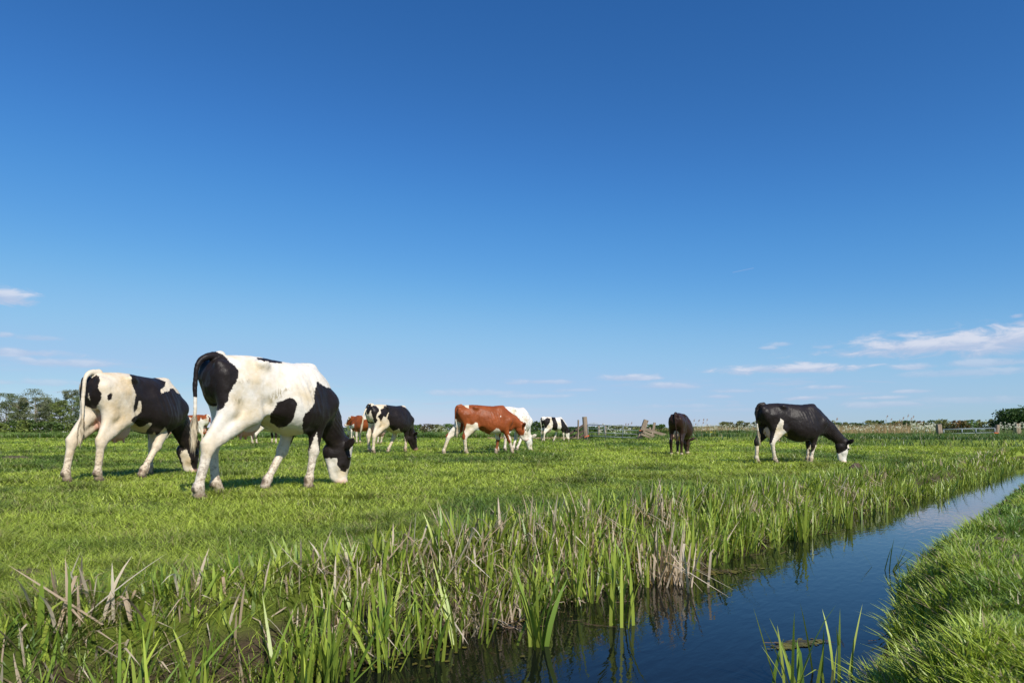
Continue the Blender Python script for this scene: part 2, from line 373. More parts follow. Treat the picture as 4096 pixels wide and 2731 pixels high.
def make_cow(spec):
    nm = 'cow'; S = spec['S']; th = math.radians(spec['yaw']); ox, oy, cs = spec['crop']
    d = spec['d']; C = lambda p: (ox+p[0]/cs, oy+p[1]/cs)
    cs_, sn_ = math.cos(th), math.sin(th)
    ln = spec.get('len', 1.0)
    tail_local = V2((-.80*ln, 0, 1.43))
    tp = at(*C(spec['tailhead']), d)
    Tx = tp.x-S*(cs_*tail_local[0]); Ty = tp.y-S*(sn_*tail_local[0]); Tz = tp.z-S*tail_local[2]
    if 'gz' in spec: Tz = spec['gz']
    def ray(px, py):
        o = V2((-Tx, -Ty, EYE-Tz)); dd = V2(((px-2048)/F, 1, -(py-HOR)/F))
        rot = lambda v: V2((cs_*v[0]+sn_*v[1], -sn_*v[0]+cs_*v[1], v[2]))
        return rot(o)/S, rot(dd)
    def plane(p, yl=0):
        o, r = ray(*C(p)); t = (yl-o[1])/r[1]; q = o+t*r; return q
    side = spec.get('side', -1)     # which flank the camera sees: -1 right, +1 left
    # ---- legs
    b = Body()
    # stations: x, top, bottom, halfwidth, top taper
    fat = spec.get('fat', 1.0)
    st = [(-.93, 1.22, 1.10, .05, 0), (-.90, 1.33, 1.00, .115, .1), (-.82, 1.395, .93, .175, .15), (-.62, 1.42, .92, .215, .22), (-.40, 1.435, .88, .24, .12), (-.2, 1.42, .785, .275, .14),
          (.0, 1.41, .685, .325, .22), (.2, 1.405, .63, .34, .26), (.40, 1.40, .645, .31, .30), (.55, 1.395, .67, .26, .38), (.68, 1.30, .70, .215, .35), (.80, 1.15, .72, .165, .2), (.90, 1.03, .78, .11, 0), (.96, .95, .86, .04, 0)]
    st = [(x*ln, a, c-spec.get('belly', 0)*float(np.interp(x, [-.45, -.2, 0, .3, .6, .85], [0, .75, 1, .95, .5, .1])), w_*fat, t_) for x, a, c, w_, t_ in st]
    b.torso(st)
    feet = {}
    for key, sx, sy in (('HR', 1, -1), ('HL', 1, 1), ('FR', 2, -1), ('FL', 2, 1)):
        hind = key[0] == 'H'; yf = sy*(.15 if hind else .145)
        x0 = -.60*ln if hind else .53*ln
        v = spec.get(key)
        if v is None: fx = x0
        elif isinstance(v, (int, float)): fx = v*ln
        else: fx = plane(v, yf)[0]
        lift = 0
        dx = fx-x0; feet[key] = (fx, yf)
        y = sy
        if hind:
            hip = V2((-.58*ln, y*.10, 1.12)); sti = V2((-.38*ln+.22*dx, y*.175, .83)); hock = V2((-.70*ln+.66*dx, y*.165, .50)); fet = V2((-.655*ln+.95*dx, y*.155, .125)); toe = V2((fx, yf, .035))
            b.cone(hip, sti, .22, .125, .06, .72)
            b.cone(V2((-.79*ln, y*.115, 1.20)), V2((-.62*ln+.3*dx, y*.145, .86)), .125, .10, .05, .85)
            b.cone(V2((-.60*ln+.3*dx, y*.13, .86)), hock+V2((.01, 0, .06)), .10, .042, .05, .8)
            b.cone(sti, hock, .098, .060, .04, .78)
            b.ell(hock, (.064, .052, .082), .03)
            b.cone(hock+V2((-.045, 0, .045)), V2((-.66*ln+.45*dx, y*.155, .76)), .022, .03, .04)     # Achilles cord to the point of hock
            b.cone(hock+V2((.0, 0, -.02)), fet, .052, .042, .03, .9)
            b.ell(fet, (.054, .05, .055), .025)
            b.cone(fet, toe+V2((-.015, 0, .02)), .048, .052, .02)
            b.cone(sti+V2((.05, 0, .02)), V2((-.12*ln, y*.24, .86)), .045, .03, .06, .6)               # flank fold
        else:
            b.cone(V2((.42*ln, y*.13, 1.26)), V2((.70*ln, y*.165, .98)), .10, .115, .07, .55)          # shoulder blade
            b.cone(V2((.70*ln, y*.165, .98)), V2((.50*ln+.1*dx, y*.175, .80)), .115, .10, .06, .75)
            elb = V2((.52*ln+.12*dx, y*.16, .82)); kn = V2((.555*ln+.55*dx, y*.145, .435)); fet = V2((.54*ln+.93*dx, y*.145, .125)); toe = V2((fx+.02, yf, .035))
            b.cone(elb, kn, .105, .058, .05, .85)
            b.ell(kn, (.062, .058, .075), .025)
            b.cone(kn, fet, .047, .039, .03, .95)
            b.ell(fet, (.052, .048, .054), .025)
            b.cone(fet, toe+V2((-.015, 0, .02)), .046, .05, .02)
        for dc in (-1, 1): b.ell(fet+V2((-.045, dc*.022, -.02)), (.016, .013, .02), .012)
        spec.setdefault('_feet', {})[key] = (toe, fet)
    for y in (-1, 1):
        b.ell((-.37*ln, y*.200, 1.34), (.075, .040, .05), .07)          # hook bones
        b.ell((-.86*ln, y*.11, 1.305), (.05, .045, .045), .04)            # pin bones
        b.ell((-.17*ln, y*.325, 1.25), (.13, .085, .11), .07, sub=True)
        b.ell((.30*ln, y*.365, 1.20), (.10, .05, .14), .08, sub=True)      # hollow of the flank
        b.ell((-.60*ln, y*.30, 1.29), (.15, .06, .07), .09, sub=True)
    b.ell((.80*ln, 0, .80), (.12, .10, .13), .07)                          # brisket
    b.cone((.35*ln, 0, 1.36), (.58*ln, 0, 1.37), .04, .05, .05)            # withers
    # ---- udder
    ud = spec.get('udder', .6)
    if ud:
        ux = -.46*ln; b.ell((ux, 0, .80-.10*ud), (.17+.06*ud, .105+.03*ud, .10+.09*ud), .045)
        b.ell((ux-.13, 0, .86-.04*ud), (.09, .09+.02*ud, .14), .05)
        for a in (-1, 1):
            for c in (-1, 1): b.cone((ux+a*.075, c*.055, .73-.17*ud), (ux+a*.08, c*.06, .665-.17*ud), .017, .013, .015)
    # ---- neck and head
    hd = spec['poll'], spec['muz']
    poll, muz = [V2(q) if len(q) == 3 else plane(q, 0) for q in hd]
    D = muz-poll; L0 = np.linalg.norm(D); D = D/L0; hl = max(.48, min(.58, L0)); hq = spec.get('hsc', 1.13); muz = poll+D*hl; hs = hl/.5
    Lt = V2((0, 1, 0)); Lt = Lt-(Lt@D)*D; Lt /= np.linalg.norm(Lt)
    if 'roll' in spec:
        r_ = math.radians(spec['roll']); F0 = np.cross(D, Lt); Lt = Lt*math.cos(r_)+F0*math.sin(r_)
    Ff = np.cross(D, Lt)
    H = lambda t, f, l=0: poll+D*(t*hs)+Ff*(f*hs*hq)+Lt*(l*hs*hq)
    n0 = V2((.62*ln, 0, 1.08)); nape = H(.05, -.07); mid = (n0*.5+nape*.5)+V2((0.02, 0, .015))
    b.cone(n0, mid, .24, .172, .07, .60); b.cone(mid, nape, .172, .118, .05, .66)
    b.cone((.50*ln, 0, 1.29), nape*.75+mid*.25+V2((.0, 0, .03)), .085, .085, .09, .8)
    b.cone(V2((.82*ln, 0, .84)), mid*.8+V2(H(.14, -.14))*.2-V2((.05, 0, .10)), .07, .035, .06, .55)       # dewlap
    b.cone(H(.04, -.05), H(.24, -.05), .115*hq, .100*hq, .03, .90)
    b.cone(H(.2, -.045), H(.42, -.035), .096*hq, .068*hq, .03, .84)
    b.ell(H(.455, -.03), (.05*hs, .066*hs*hq, .066*hs*hq), .03, basis=[D, Ff, Lt])
    b.cone(H(.10, -.155), H(.40, -.10), .075*hq, .046*hq, .03, .76)
    b.ell(H(.13, -.115), (.11, .10*hq, .084*hq), .03, basis=[D, Ff, Lt])
    b.ell(H(-.005, -.015), (.04, .05, .055), .03, basis=[D, Ff, Lt])
    for l in (-1, 1):
        b.ell(H(.15, .005, l*.07), (.05, .03, .028), .02, basis=[D, Ff, Lt])
        b.ell(H(.475, .005, l*.036), (.012, .012, .012), .008, basis=[D, Ff, Lt], sub=True)
        b.ell(H(.34, -.045, l*.075), (.07, .02, .018), .03, basis=[D, Ff, Lt], sub=True)
        e1 = Lt*l*.80-D*.34+Ff*.22; e1 /= np.linalg.norm(e1); e2 = np.cross(e1, Ff); e2 /= np.linalg.norm(e2); e3 = np.cross(e1, e2)
        ec = H(.045, -.05, l*.09)+e1*.095
        b.ell(ec, (.118, .062, .017), .012, basis=[e1, e2, e3])
        b.ell(ec+e1*.02+e3*(.020 if e3@Ff > 0 else -.020), (.085, .042, .017), .008, basis=[e1, e2, e3], sub=True)
        spec.setdefault('_ear', {})[l] = (ec, e1, e2, e3 if e3@Ff > 0 else -e3)
    # ---- tail
    tl = spec.get('tail') or [(-.90, 0, 1.40), (-.985, 0, 1.28), (-1.01, 0, 1.05), (-1.0, 0, .80), (-.985, 0, .60)]
    tl = [V2((-.76*ln, 0, 1.405))]+[V2((p[0]*ln, p[1], p[2])) if len(p) == 3 else plane(p, 0) for p in tl]
    P_ = [2*tl[0]-tl[1]]+tl+[2*tl[-1]-tl[-2]]; sm_ = []
    for i in range(1, len(P_)-2):
        for u_ in np.arange(0, 1, .25):
            sm_.append(.5*(2*P_[i]+(P_[i+1]-P_[i-1])*u_+(2*P_[i-1]-5*P_[i]+4*P_[i+1]-P_[i+2])*u_**2+(3*P_[i]-P_[i-1]-3*P_[i+1]+P_[i+2])*u_**3))
    tl = sm_+[tl[-1]]
    rr = np.interp(np.linspace(0, 1, len(tl)), [0, .2, .5, 1], [.05, .032, .022, .014])
    b.chain([(p, r) for p, r in zip(tl, rr)], .006)
    V, Q = b.mesh(spec['vox'])
    # muscle and skin relief
    e1_, e2_ = V[Q[:, 2]]-V[Q[:, 0]], V[Q[:, 3]]-V[Q[:, 1]]; fn = np.cross(e1_, e2_); vn = np.zeros_like(V)
    for i in range(4): np.add.at(vn, Q[:, i], fn)
    vn /= np.maximum(np.linalg.norm(vn, axis=1), 1e-9)[:, None]
    trunk_w = sstep(V[:, 2], .5, .8)
    rl = (vnoise(V[:, 0]*1.2+V[:, 2]*.5+3*np.sign(V[:, 1]), V[:, 2]*.7-V[:, 0]*.3, .15, 2)-.5)*.013*trunk_w
    rl += (vnoise(V[:, 0]*1.6+7, V[:, 2]*.6+V[:, 1], .045, 2)-.5)*.005
    ribs = sstep(V[:, 0], -.08, .05)*(1-sstep(V[:, 0], .35, .45))*sstep(V[:, 2], .80, .92)*(1-sstep(V[:, 2], 1.18, 1.3)); rl += ribs*.0035*np.sin((V[:, 0]+.25*V[:, 2])*2*np.pi/.085)
    neckw = sstep(V[:, 0], .68, .85)*sstep(V[:, 2], .55, .7); rl += neckw*.003*np.sin((V[:, 0]*.7+V[:, 2])*2*np.pi/.05+5*vnoise(V[:, 0], V[:, 2], .2, 2))
    V = V+vn*rl[:, None]
    # ---- coat pattern in the cow's own side plane
    cl = V2((-Tx, -Ty)); vx, vy = (cs_*cl[0]+sn_*cl[1]), (-sn_*cl[0]+cs_*cl[1]); nn = math.hypot(vx, vy); vx, vy = vx/nn, vy/nn
    vxc = max(-.8, min(.8, vx)); vyc = math.sqrt(1-vxc*vxc)
    U = vyc*V[:, 0]-vxc*np.abs(V[:, 1])
    bvh = BVHTree.FromPolygons([tuple(v) for v in V], [tuple(int(i) for i in q) for q in Q])
    def topoly(P, far=False):
        out = []
        if far:   # markings of the leg on the far side, in that leg's own plane
            for p in P: q = plane(p, -side*.16); out.append((vyc*q[0]-vxc*.16, q[2]))
            return out
        for p in P:
            o, r = ray(*C(p)); h = bvh.ray_cast(Vector(o), Vector(r).normalized())
            if h[0] is not None: q = V2(h[0])
            else:   # just outside the outline: nearest point along the ray in the plane facing the viewer through the body
                t = -(o[0]*vx+o[1]*vy)/(r[0]*vx+r[1]*vy); q = o+t*r
            out.append((vyc*q[0]-vxc*q[1]*side, q[2]))
        return out
    base = spec.get('base', -1)     # -1 light coat with dark polys, +1 dark coat with light polys
    pat = np.full(len(V), -.5 if base < 0 else .5)
    if spec.get('noisepat'):
        thr, sc_, sd_ = spec['noisepat']
        pat = (vnoise(V[:, 0]+sd_*3.1+V[:, 1]*.8, V[:, 2]+V[:, 1]*.6+sd_, sc_, 2)-thr)*sc_*1.3
    for sgn, P in spec.get('polys', []):
        sd = poly_sd(U, V[:, 2], topoly(P, abs(sgn) == 2)); sd = np.where((V[:, 1]*side > 0) & (abs(sgn) == 2), -1, sd); pat = np.maximum(pat, sd) if sgn > 0 else np.minimum(pat, -sd)
    if 'sock' in spec: pat = np.minimum(pat, V[:, 2]-spec['sock'])
    if spec.get('eardark'):
        for l in (-1, 1):
            ec = spec['_ear'][l][0]; pat[np.linalg.norm(V-ec, axis=1) < .115] = .3
    dirt = np.zeros(len(V))
    for P in spec.get('dirt', []): dirt = np.maximum(dirt, sstep(poly_sd(U, V[:, 2], topoly(P)), -.02, .03))
    # tail colouring
    td = np.full(len(V), 9.0)
    for i in range(5, len(tl)-1):
        e = tl[i+1]-tl[i]; q = V-tl[i]; t = np.clip(q@e/(e@e), 0, 1); td = np.minimum(td, np.linalg.norm(q-t[:, None]*e, axis=1))
    tm = td < .055
    tz = spec.get('tailsplit', None)
    if tz is not None: pat[tm] = (V[tm, 2]-tz)*(1 if spec.get('taildark', True) else -1)
    pink = np.zeros(len(V))
    if ud:
        e = ((V[:, 0]-ux+.04)/(.24+.06*ud))**2+(V[:, 1]/(.125+.03*ud))**2+((V[:, 2]-(.80-.10*ud))/(.14+.09*ud))**2
        teat = (np.abs(V[:, 0]-ux) < .12) & (np.abs(V[:, 1]) < .09) & (V[:, 2] < .755-.17*ud) & (V[:, 2] > .5)
        pk = spec.get('pinkudder', .8)
        m = e < 1; pink[m] = pk*sstep(1-e[m], 0, .25); pat[m & (e < .9)] = -.1; pink[teat] = 1
    q = V-H(.485, -.03); mz = np.linalg.norm(q, axis=1); pm = spec.get('pinkmuz', .8)
    pink = np.maximum(pink, pm*(1-sstep(mz, .075, .115)))
    horn = np.zeros(len(V))
    ear_in = np.zeros(len(V))
    for tf in spec['_feet'].values():
        f = tf[1]; horn = np.maximum(horn, 1-sstep(np.linalg.norm(V-(f+V2((-.055, 0, -.022))), axis=1), .026, .038))
    clean = 1-sstep(np.linalg.norm(V-H(.25, -.05), axis=1), .24, .34)
    me = np_mesh('cow_body', V, Q, spec['mat'], smooth=True, attrs={'clean': clean, 'patch': pat, 'pink': pink, 'dirt': dirt, 'horn': horn}, nper=4)
    root = bpy.data.objects.new('cow', None); COL.objects.link(root); root.empty_display_size = .3
    root.location = (Tx, Ty, Tz); root.rotation_euler = (0, 0, th); root.scale = (S, S, S)
    tag(root, spec['label'], 'cow', 'cows grazing in the meadow')
    link('body', me, root)
    # hooves: two claws each
    for key, (toe, fet) in spec['_feet'].items():
        Vh = []; Fh = []
        for s_ in (-1, 1):
            n_ = len(Vh)
            ring = [(-.045, .0), (-.035, .026), (.02, .03), (.055, .018), (.07, .0), (.05, -.008), (.0, -.008)]
            for z_, sc_, of in ((-.035, 1.05, 0), (-.005, .98, -.005), (.025, .82, -.015)):
                for rx, ry in ring: Vh.append((toe[0]+rx*sc_+of, toe[1]+s_*(.012+(ry+.008)*sc_), toe[2]+z_*1.0))
            k = len(ring)
            for l_ in range(2):
                for j in range(k):
                    a = n_+l_*k+j; c = n_+l_*k+(j+1) % k; Fh.append((a, c, c+k, a+k) if s_ > 0 else (a, a+k, c+k, c))
            Fh.append(tuple(range(n_+2*k, n_+3*k)) if s_ > 0 else tuple(range(n_+3*k-1, n_+2*k-1, -1)))
        link('hoof', pymesh('hoof', Vh, Fh, M_HOOF), root)
    for l in (-1, 1):
        Ve, Fe = uv_ball((.019, .019, .019)); c = H(.165, -.002, l*.088)
        link('eye', pymesh('eye', [tuple(V2(v)+c) for v in Ve], Fe, M_EYE), root)
    if spec.get('tag', 1):
        for l in (-1, 1):
            ec, e1, e2, e3 = spec['_ear'][l]; c = ec-e1*.02+e3*.006+e2*(-.01)
            sx, sy, sz = .026, .03, .005; Vt = []
            for a in (-1, 1):
                for bb, g in ((-1, 1), (1, 1), (1, -1), (-1, -1)): Vt.append(tuple(c+e1*bb*sx*(.7 if g > 0 else 1)+e2*g*sy+e3*a*sz))
            link('ear_tag', pymesh('ear_tag', Vt, [(3, 2, 1, 0), (4, 5, 6, 7), (0, 1, 5, 4), (1, 2, 6, 5), (2, 3, 7, 6), (3, 0, 4, 7)], M_TAG, False), root)
    # tail switch: a tuft of hair strands round the end of the tail
    te = tl[-1]; tprev = tl[-2]; tdn = (te-tprev)/np.linalg.norm(te-tprev)
    nS = 90 if spec['vox'] < .016 else 40; Vs = []; Fs = []; rs = np.random.default_rng(5)
    for i in range(nS):
        s0 = te-tdn*rs.uniform(0.0, .16); a = rs.uniform(0, 6.28); off = V2((math.cos(a), math.sin(a), 0))
        p0 = s0+off*.012; p1 = s0+tdn*.09+off*rs.uniform(.012, .042); p2 = s0+tdn*rs.uniform(.15, .27)+off*rs.uniform(.005, .04)
        sd_ = V2((-off[1], off[0], 0))*.011; n_ = len(Vs)
        Vs += [p0-sd_, p0+sd_, p1-sd_, p1+sd_, p2]; Fs += [(n_, n_+1, n_+3, n_+2), (n_+2, n_+3, n_+4)]
    link('tail_tuft', pymesh('tail_tuft', Vs, Fs, spec.get('tuftmat', M_TUFT)), root)
    mid_w = V2((Tx, Ty)); CTRL.append((Tx+cs_*-.6*S, Ty+sn_*-.6*S, Tz)); CTRL.append((Tx+cs_*.55*S, Ty+sn_*.55*S, Tz)); CTRL.append((Tx+cs_*1.25*S, Ty+sn_*1.25*S, Tz-.0))
    return root

BLK = (.014, .010, .009)
M_BW = coat_material('coat_black_white', BLK)
M_BW2 = coat_material('coat_black_cream', BLK, (.68, .585, .45))
M_RED = coat_material('coat_red_white', (.215, .052, .013), (.70, .64, .54))
M_SPK = coat_material('coat_white_red_flecks', (.28, .10, .05), (.80, .76, .70), .8, .55)
M_BRN = coat_material('coat_dark_brown', (.026, .012, .008), (.66, .58, .48))
M_TDK = simple('tail_hair_dark', (.03, .02, .015), .7, 40, .5, stretch=(1, 1, .15))
c1, c2 = (200, 1360, 2.376), (700, 1360, 2.376)
c3, c4, c5, c6 = (1340, 1560, 5.2275), (1740, 1580, 3.92), (2250, 1620, 3.92), (2950, 1560, 4.612)
PX = (0, 0, 1)
SPECS = [
 dict(label='mostly white cow with dark rump and one black belly patch, grazing nearest the reeds', mat=M_BW, crop=c2, d=7.1, S=1.05, len=.90, yaw=60, vox=.0125, tailhead=(400, 120),
      HR=(240, 1500), HL=(430, 1450), FR=(1262, 1420), FL=(850, 1430), poll=(1630, 985), muz=(1600, 1380), eardark=1, roll=26, hsc=1.26, udder=.55, pinkudder=.35, belly=.03,
      tail=[(300, 160), (215, 235), (192, 420), (190, 640), (180, 860)], tailsplit=.98,
      polys=[(1, [(180, 100), (325, 105), (400, 112), (455, 136), (520, 205), (575, 250), (605, 300), (608, 350), (585, 400), (545, 450), (520, 510), (495, 590), (450, 650), (375, 692), (345, 680), (335, 600), (300, 640), (260, 690), (190, 600), (150, 300)]),
             (1, [(775, 170), (880, 176), (1015, 205), (1015, 219), (960, 216), (850, 200), (790, 186)]),
             (1, [(900, 785), (915, 700), (950, 640), (975, 590), (1030, 570), (1090, 540), (1150, 575), (1158, 620), (1140, 700), (1110, 770), (1060, 820), (990, 838), (940, 800)]),
             (1, [(1355, 395), (1330, 470), (1320, 540), (1325, 590), (1290, 650), (1240, 700), (1210, 760), (1215, 850), (1225, 930), (1215, 980), (1240, 1030), (1270, 1055), (1300, 1000), (1320, 920), (1350, 870), (1360, 1000), (1380, 1060), (1430, 1115), (1540, 1125), (1545, 1190), (1580, 1240), (1625, 1260), (1655, 1200), (1672, 1130), (1660, 1050), (1650, 990), (1740, 940), (1790, 850), (1740, 600), (1640, 470), (1440, 445), (1400, 425)])],
      dirt=[[(875, 540), (960, 480), (1000, 450), (1100, 450), (1090, 480), (1030, 500), (1040, 550), (960, 570), (920, 620), (900, 600)], [(590, 400), (640, 370), (720, 375), (700, 400), (620, 415)], [(1270, 480), (1330, 480), (1320, 530), (1290, 510)], [(540, 560), (640, 540), (650, 620), (560, 620)]]),
 dict(label='cream and black cow with pale hips and big pink udder, grazing leftmost in the meadow', mat=M_BW2, crop=c1, d=9.0, S=1.02, len=.91, yaw=77, vox=.0135, tailhead=(440, 290),
      HR=(470, 1350), HL=(170, 1365), FR=(865, 1315), FL=(935, 1295), eardark=1, poll=(1375, 985), muz=(1375, 1275), roll=36, hsc=1.22, udder=1.0, belly=.03,
      tail=[(380, 312), (335, 370), (318, 520), (310, 700), (295, 850)], tailsplit=3, taildark=True,
      polys=[(1, [(355, 385), (400, 350), (440, 330), (468, 345), (475, 380), (460, 440), (470, 480), (488, 510), (485, 560), (455, 610), (440, 650), (405, 655), (385, 600), (370, 520), (360, 450)]),
             (1, [(545, 540), (560, 505), (590, 500), (595, 530), (575, 570), (550, 575)]),
             (1, [(745, 310), (880, 318), (960, 335), (1040, 370), (1100, 398), (1090, 440), (1050, 475), (1060, 510), (1090, 490), (1130, 485), (1145, 455), (1175, 460), (1210, 505), (1330, 500), (1450, 650), (1480, 800), (1540, 880), (1490, 1060), (1450, 1150), (1440, 1290), (1385, 1275), (1340, 1180), (1330, 1110), (1290, 1020), (1240, 1040), (1200, 1020), (1150, 985), (1125, 930), (1110, 850), (1090, 820), (1060, 860), (1020, 915), (990, 870), (960, 920), (930, 970), (905, 1020), (882, 990), (890, 920), (925, 850), (975, 790), (940, 780), (900, 810), (850, 828), (800, 790), (772, 765), (790, 735), (850, 700), (870, 650), (865, 580), (850, 570), (830, 640), (800, 688), (790, 640), (810, 580), (815, 520), (795, 450), (775, 400), (770, 350)])]),
 dict(label='black cow with cream flank and full udder seen from behind, yellow tag in its ear', mat=M_BW2, crop=c3, d=20.0, S=1.02, yaw=57, vox=.018, tailhead=(760, 290),
      HR=(820, 1325), HL=(745, 1310), FR=(1465, 1310), FL=(1100, 1310), eardark=1, poll=(1645, 880), muz=(1715, 1270), roll=22, udder=1.1, belly=.05,
      tail=[(700, 310), (650, 390), (600, 520), (575, 680), (560, 760)], tailsplit=1.3,
      polys=[(1, [(640, 380), (700, 300), (750, 280), (755, 340), (800, 320), (860, 330), (920, 390), (925, 440), (880, 490), (860, 560), (890, 640), (860, 680), (825, 700), (800, 600), (765, 500), (750, 400), (700, 520), (660, 740), (600, 600), (600, 480)]),
             (1, [(950, 280), (1180, 275), (1320, 280), (1560, 400), (1700, 600), (1780, 800), (1800, 1000), (1740, 1100), (1800, 1270), (1700, 1300), (1620, 1280), (1540, 1210), (1480, 1060), (1450, 960), (1400, 980), (1440, 900), (1380, 880), (1340, 800), (1220, 855), (1190, 830), (1140, 760), (1130, 640), (1090, 590), (1130, 460), (1110, 470), (1060, 570), (1015, 545), (960, 660), (930, 590), (890, 555), (960, 480), (950, 400), (1010, 385), (1025, 335), (1075, 330), (1070, 305)])]),
 dict(label='chestnut red cow with white flank and face, striding in front of a white cow', mat=M_RED, crop=c4, d=19.6, S=1.01, yaw=22, vox=.016, tailhead=(390, 150), len=.95, base=1, fat=.95,
      HR=(510, 935), HL=(150, 920), FR=(1215, 935), FL=(950, 945), eardark=1, poll=(1375, 455), muz=(1450, 715), udder=.4, pinkudder=.4, pinkmuz=.5, belly=.06,
      tail=[(340, 185), (320, 260), (325, 380), (345, 500), (345, 560)], tailsplit=1.02,
      polys=[(-1, [(400, 135), (535, 150), (530, 205), (490, 195), (450, 160)]),
             (-1, [(500, 440), (580, 465), (640, 425), (665, 430), (680, 510), (710, 560), (790, 575), (770, 600), (860, 615), (860, 660), (600, 660), (560, 640), (540, 700), (560, 960), (400, 960), (400, 710), (470, 690), (480, 640), (460, 580), (480, 510)]),
             (-2, [(330, 380), (360, 430), (375, 600), (330, 640), (270, 700), (230, 960), (60, 960), (150, 700), (200, 600), (290, 450)]),
             (-1, [(860, 600), (960, 520), (1000, 525), (1050, 600), (1030, 620), (1060, 700), (1000, 700), (930, 660)]),
             (-1, [(1140, 615), (1180, 640), (1215, 720), (1250, 980), (1160, 980), (1155, 770), (1190, 740)]),
             (-2, [(930, 640), (950, 700), (930, 800), (960, 880), (1000, 980), (900, 980), (925, 860), (905, 720)]),
             (-1, [(1290, 650), (1340, 630), (1390, 630), (1410, 560), (1385, 440), (1420, 440), (1460, 540), (1500, 620), (1520, 780), (1420, 790), (1350, 750), (1310, 690)]),
             (-1, [(1020, 330), (1030, 318), (1037, 335), (1030, 352)])]),
 dict(label='white cow with fine red flecks, half hidden behind the chestnut red cow', mat=M_SPK, crop=c4, d=22.0, S=1.03, yaw=60, vox=.018, tailhead=(1050, 190), HR=(1105, 920), HL=(990, 900), FR=(1280, 870), FL=(1220, 870), poll=(1475, 630), muz=(1505, 875), udder=.3, noisepat=(.9, .3, 3), tag=0, gz=.03),
 dict(label='black cow seen from behind, only its rump showing beyond the red and white cows', mat=M_BW, crop=PX, d=44.0, S=1.0, yaw=88, vox=.03, tailhead=(2092, 1676), poll=(1.2, 0, .5), muz=(1.3, 0, .06), udder=.3, base=1, sock=.4, tag=0),
 dict(label='small distant cow, white with a black band round its middle, left of the gate', mat=M_BW, crop=c4, d=39.0, S=1.01, yaw=40, vox=.025, tailhead=(1700, 338), HR=(1715, 730), HL=(1690, 700), FR=(2020, 725), FL=(1855, 715), eardark=1, poll=(2090, 540), muz=(2095, 705), udder=.9, tail=[(1670, 360), (1655, 400), (1665, 480), (1675, 540), (1680, 590)], tailsplit=1.25,
      polys=[(1, [(1600, 380), (1660, 345), (1690, 400), (1760, 350), (1810, 370), (1800, 430), (1770, 470), (1750, 510), (1730, 520), (1700, 440), (1690, 560), (1640, 560)]),
             (1, [(1825, 335), (1880, 340), (1905, 400), (1925, 460), (1920, 540), (1880, 568), (1840, 530), (1850, 440), (1830, 380)]),
             (1, [(1965, 365), (2000, 380), (2040, 440), (2080, 500), (2140, 510), (2120, 590), (2060, 600), (2000, 580), (1990, 640), (1960, 600), (1960, 560), (1985, 500)])]),
 dict(label='dark brown cow seen from behind with white hind fetlocks, grazing right of the gate', mat=M_BRN, crop=c5, d=20.8, S=.97, belly=.08, yaw=67, vox=.018, tailhead=(1775, 118), HR=-.60, HL=-.62, FR=.56, FL=.35, poll=(1.02, -.05, .58), muz=(1.06, -.08, .07), udder=.75, base=1, sock=.17, tag=0, fat=1.12, pinkmuz=.1, pinkudder=.5, tuftmat=M_TDK,
      tail=[(-.90, 0, 1.40), (-.95, 0, 1.28), (-.95, -.02, 1.05), (-.93, -.04, .85), (-.92, -.05, .70)], tailsplit=0),
 dict(label='rightmost black cow with white face and white lower legs, grazing beside the ditch', mat=M_BW, crop=c6, d=16.1, S=1.0, yaw=13, vox=.0155, tailhead=(455, 240), base=1,
      HR=(725, 1365), HL=(385, 1350), FR=(1345, 1365), FL=(1290, 1350), eardark=1, poll=(2000, 940), muz=(1965, 1365), udder=.75, pinkudder=.6, belly=.13,
      tail=[(400, 270), (352, 350), (352, 520), (375, 740), (390, 860)], tailsplit=.95,
      polys=[(-1, [(795, 520), (855, 565), (850, 610), (835, 700), (915, 790), (920, 870), (950, 940), (990, 985), (1150, 970), (1320, 935), (1320, 1010), (1000, 1080), (780, 1060), (730, 1040), (700, 1060), (700, 1100), (790, 1400), (600, 1400), (540, 1010), (640, 960), (690, 790), (740, 640), (790, 560)]),
             (-2, [(310, 1030), (400, 1010), (480, 900), (480, 1000), (450, 1400), (290, 1400)]),
             (-1, [(1300, 1140), (1360, 1150), (1425, 1085), (1440, 1410), (1240, 1410)]),
             (-1, [(1440, 1010), (1510, 1060), (1490, 1095), (1420, 1085)]),
             (-1, [(1740, 1165), (1880, 1165), (1990, 1110), (2035, 1070), (2030, 970), (2060, 940), (2140, 1080), (2120, 1420), (1850, 1420)])]),
 dict(label='white cow with red blotches standing behind the legs and tail of the nearest cows', mat=M_RED, crop=PX, d=33.0, S=1.02, yaw=172, side=1, vox=.025, tailhead=(826, 1658), poll=(1.2, 0, .75), muz=(1.4, 0, .30), udder=.9, noisepat=(.60, .28, 4.2), sock=.45),
 dict(label='cow hidden beyond the nearest white cow, only lower legs visible under her belly', mat=M_BW, crop=PX, d=33.5, S=1.0, yaw=60, vox=.03, tailhead=(1008, 1662), poll=(1.2, 0, .6), muz=(1.35, 0, .07), noisepat=(.5, .3, 9), sock=.30, udder=.4, tag=0),
 dict(label='red and white cow with its head raised, facing left behind a black cow', mat=M_RED, crop=c3, d=34.5, S=1.04, yaw=160, side=1, vox=.022, tailhead=(985, 520), poll=(345, 560), muz=(175, 775), base=1, sock=.62, udder=.6, tail=[(-.9, 0, 1.38), (-.94, 0, 1.25), (-.95, 0, 1.05), (-.94, 0, .9), (-.93, 0, .8)],
      polys=[(-1, [(130, 790), (200, 600), (250, 530), (330, 520), (325, 580), (250, 640), (240, 730), (340, 740), (400, 700), (400, 780), (300, 830), (130, 850)]), (-1, [(540, 450), (700, 450), (700, 600), (610, 620), (560, 530)])]),
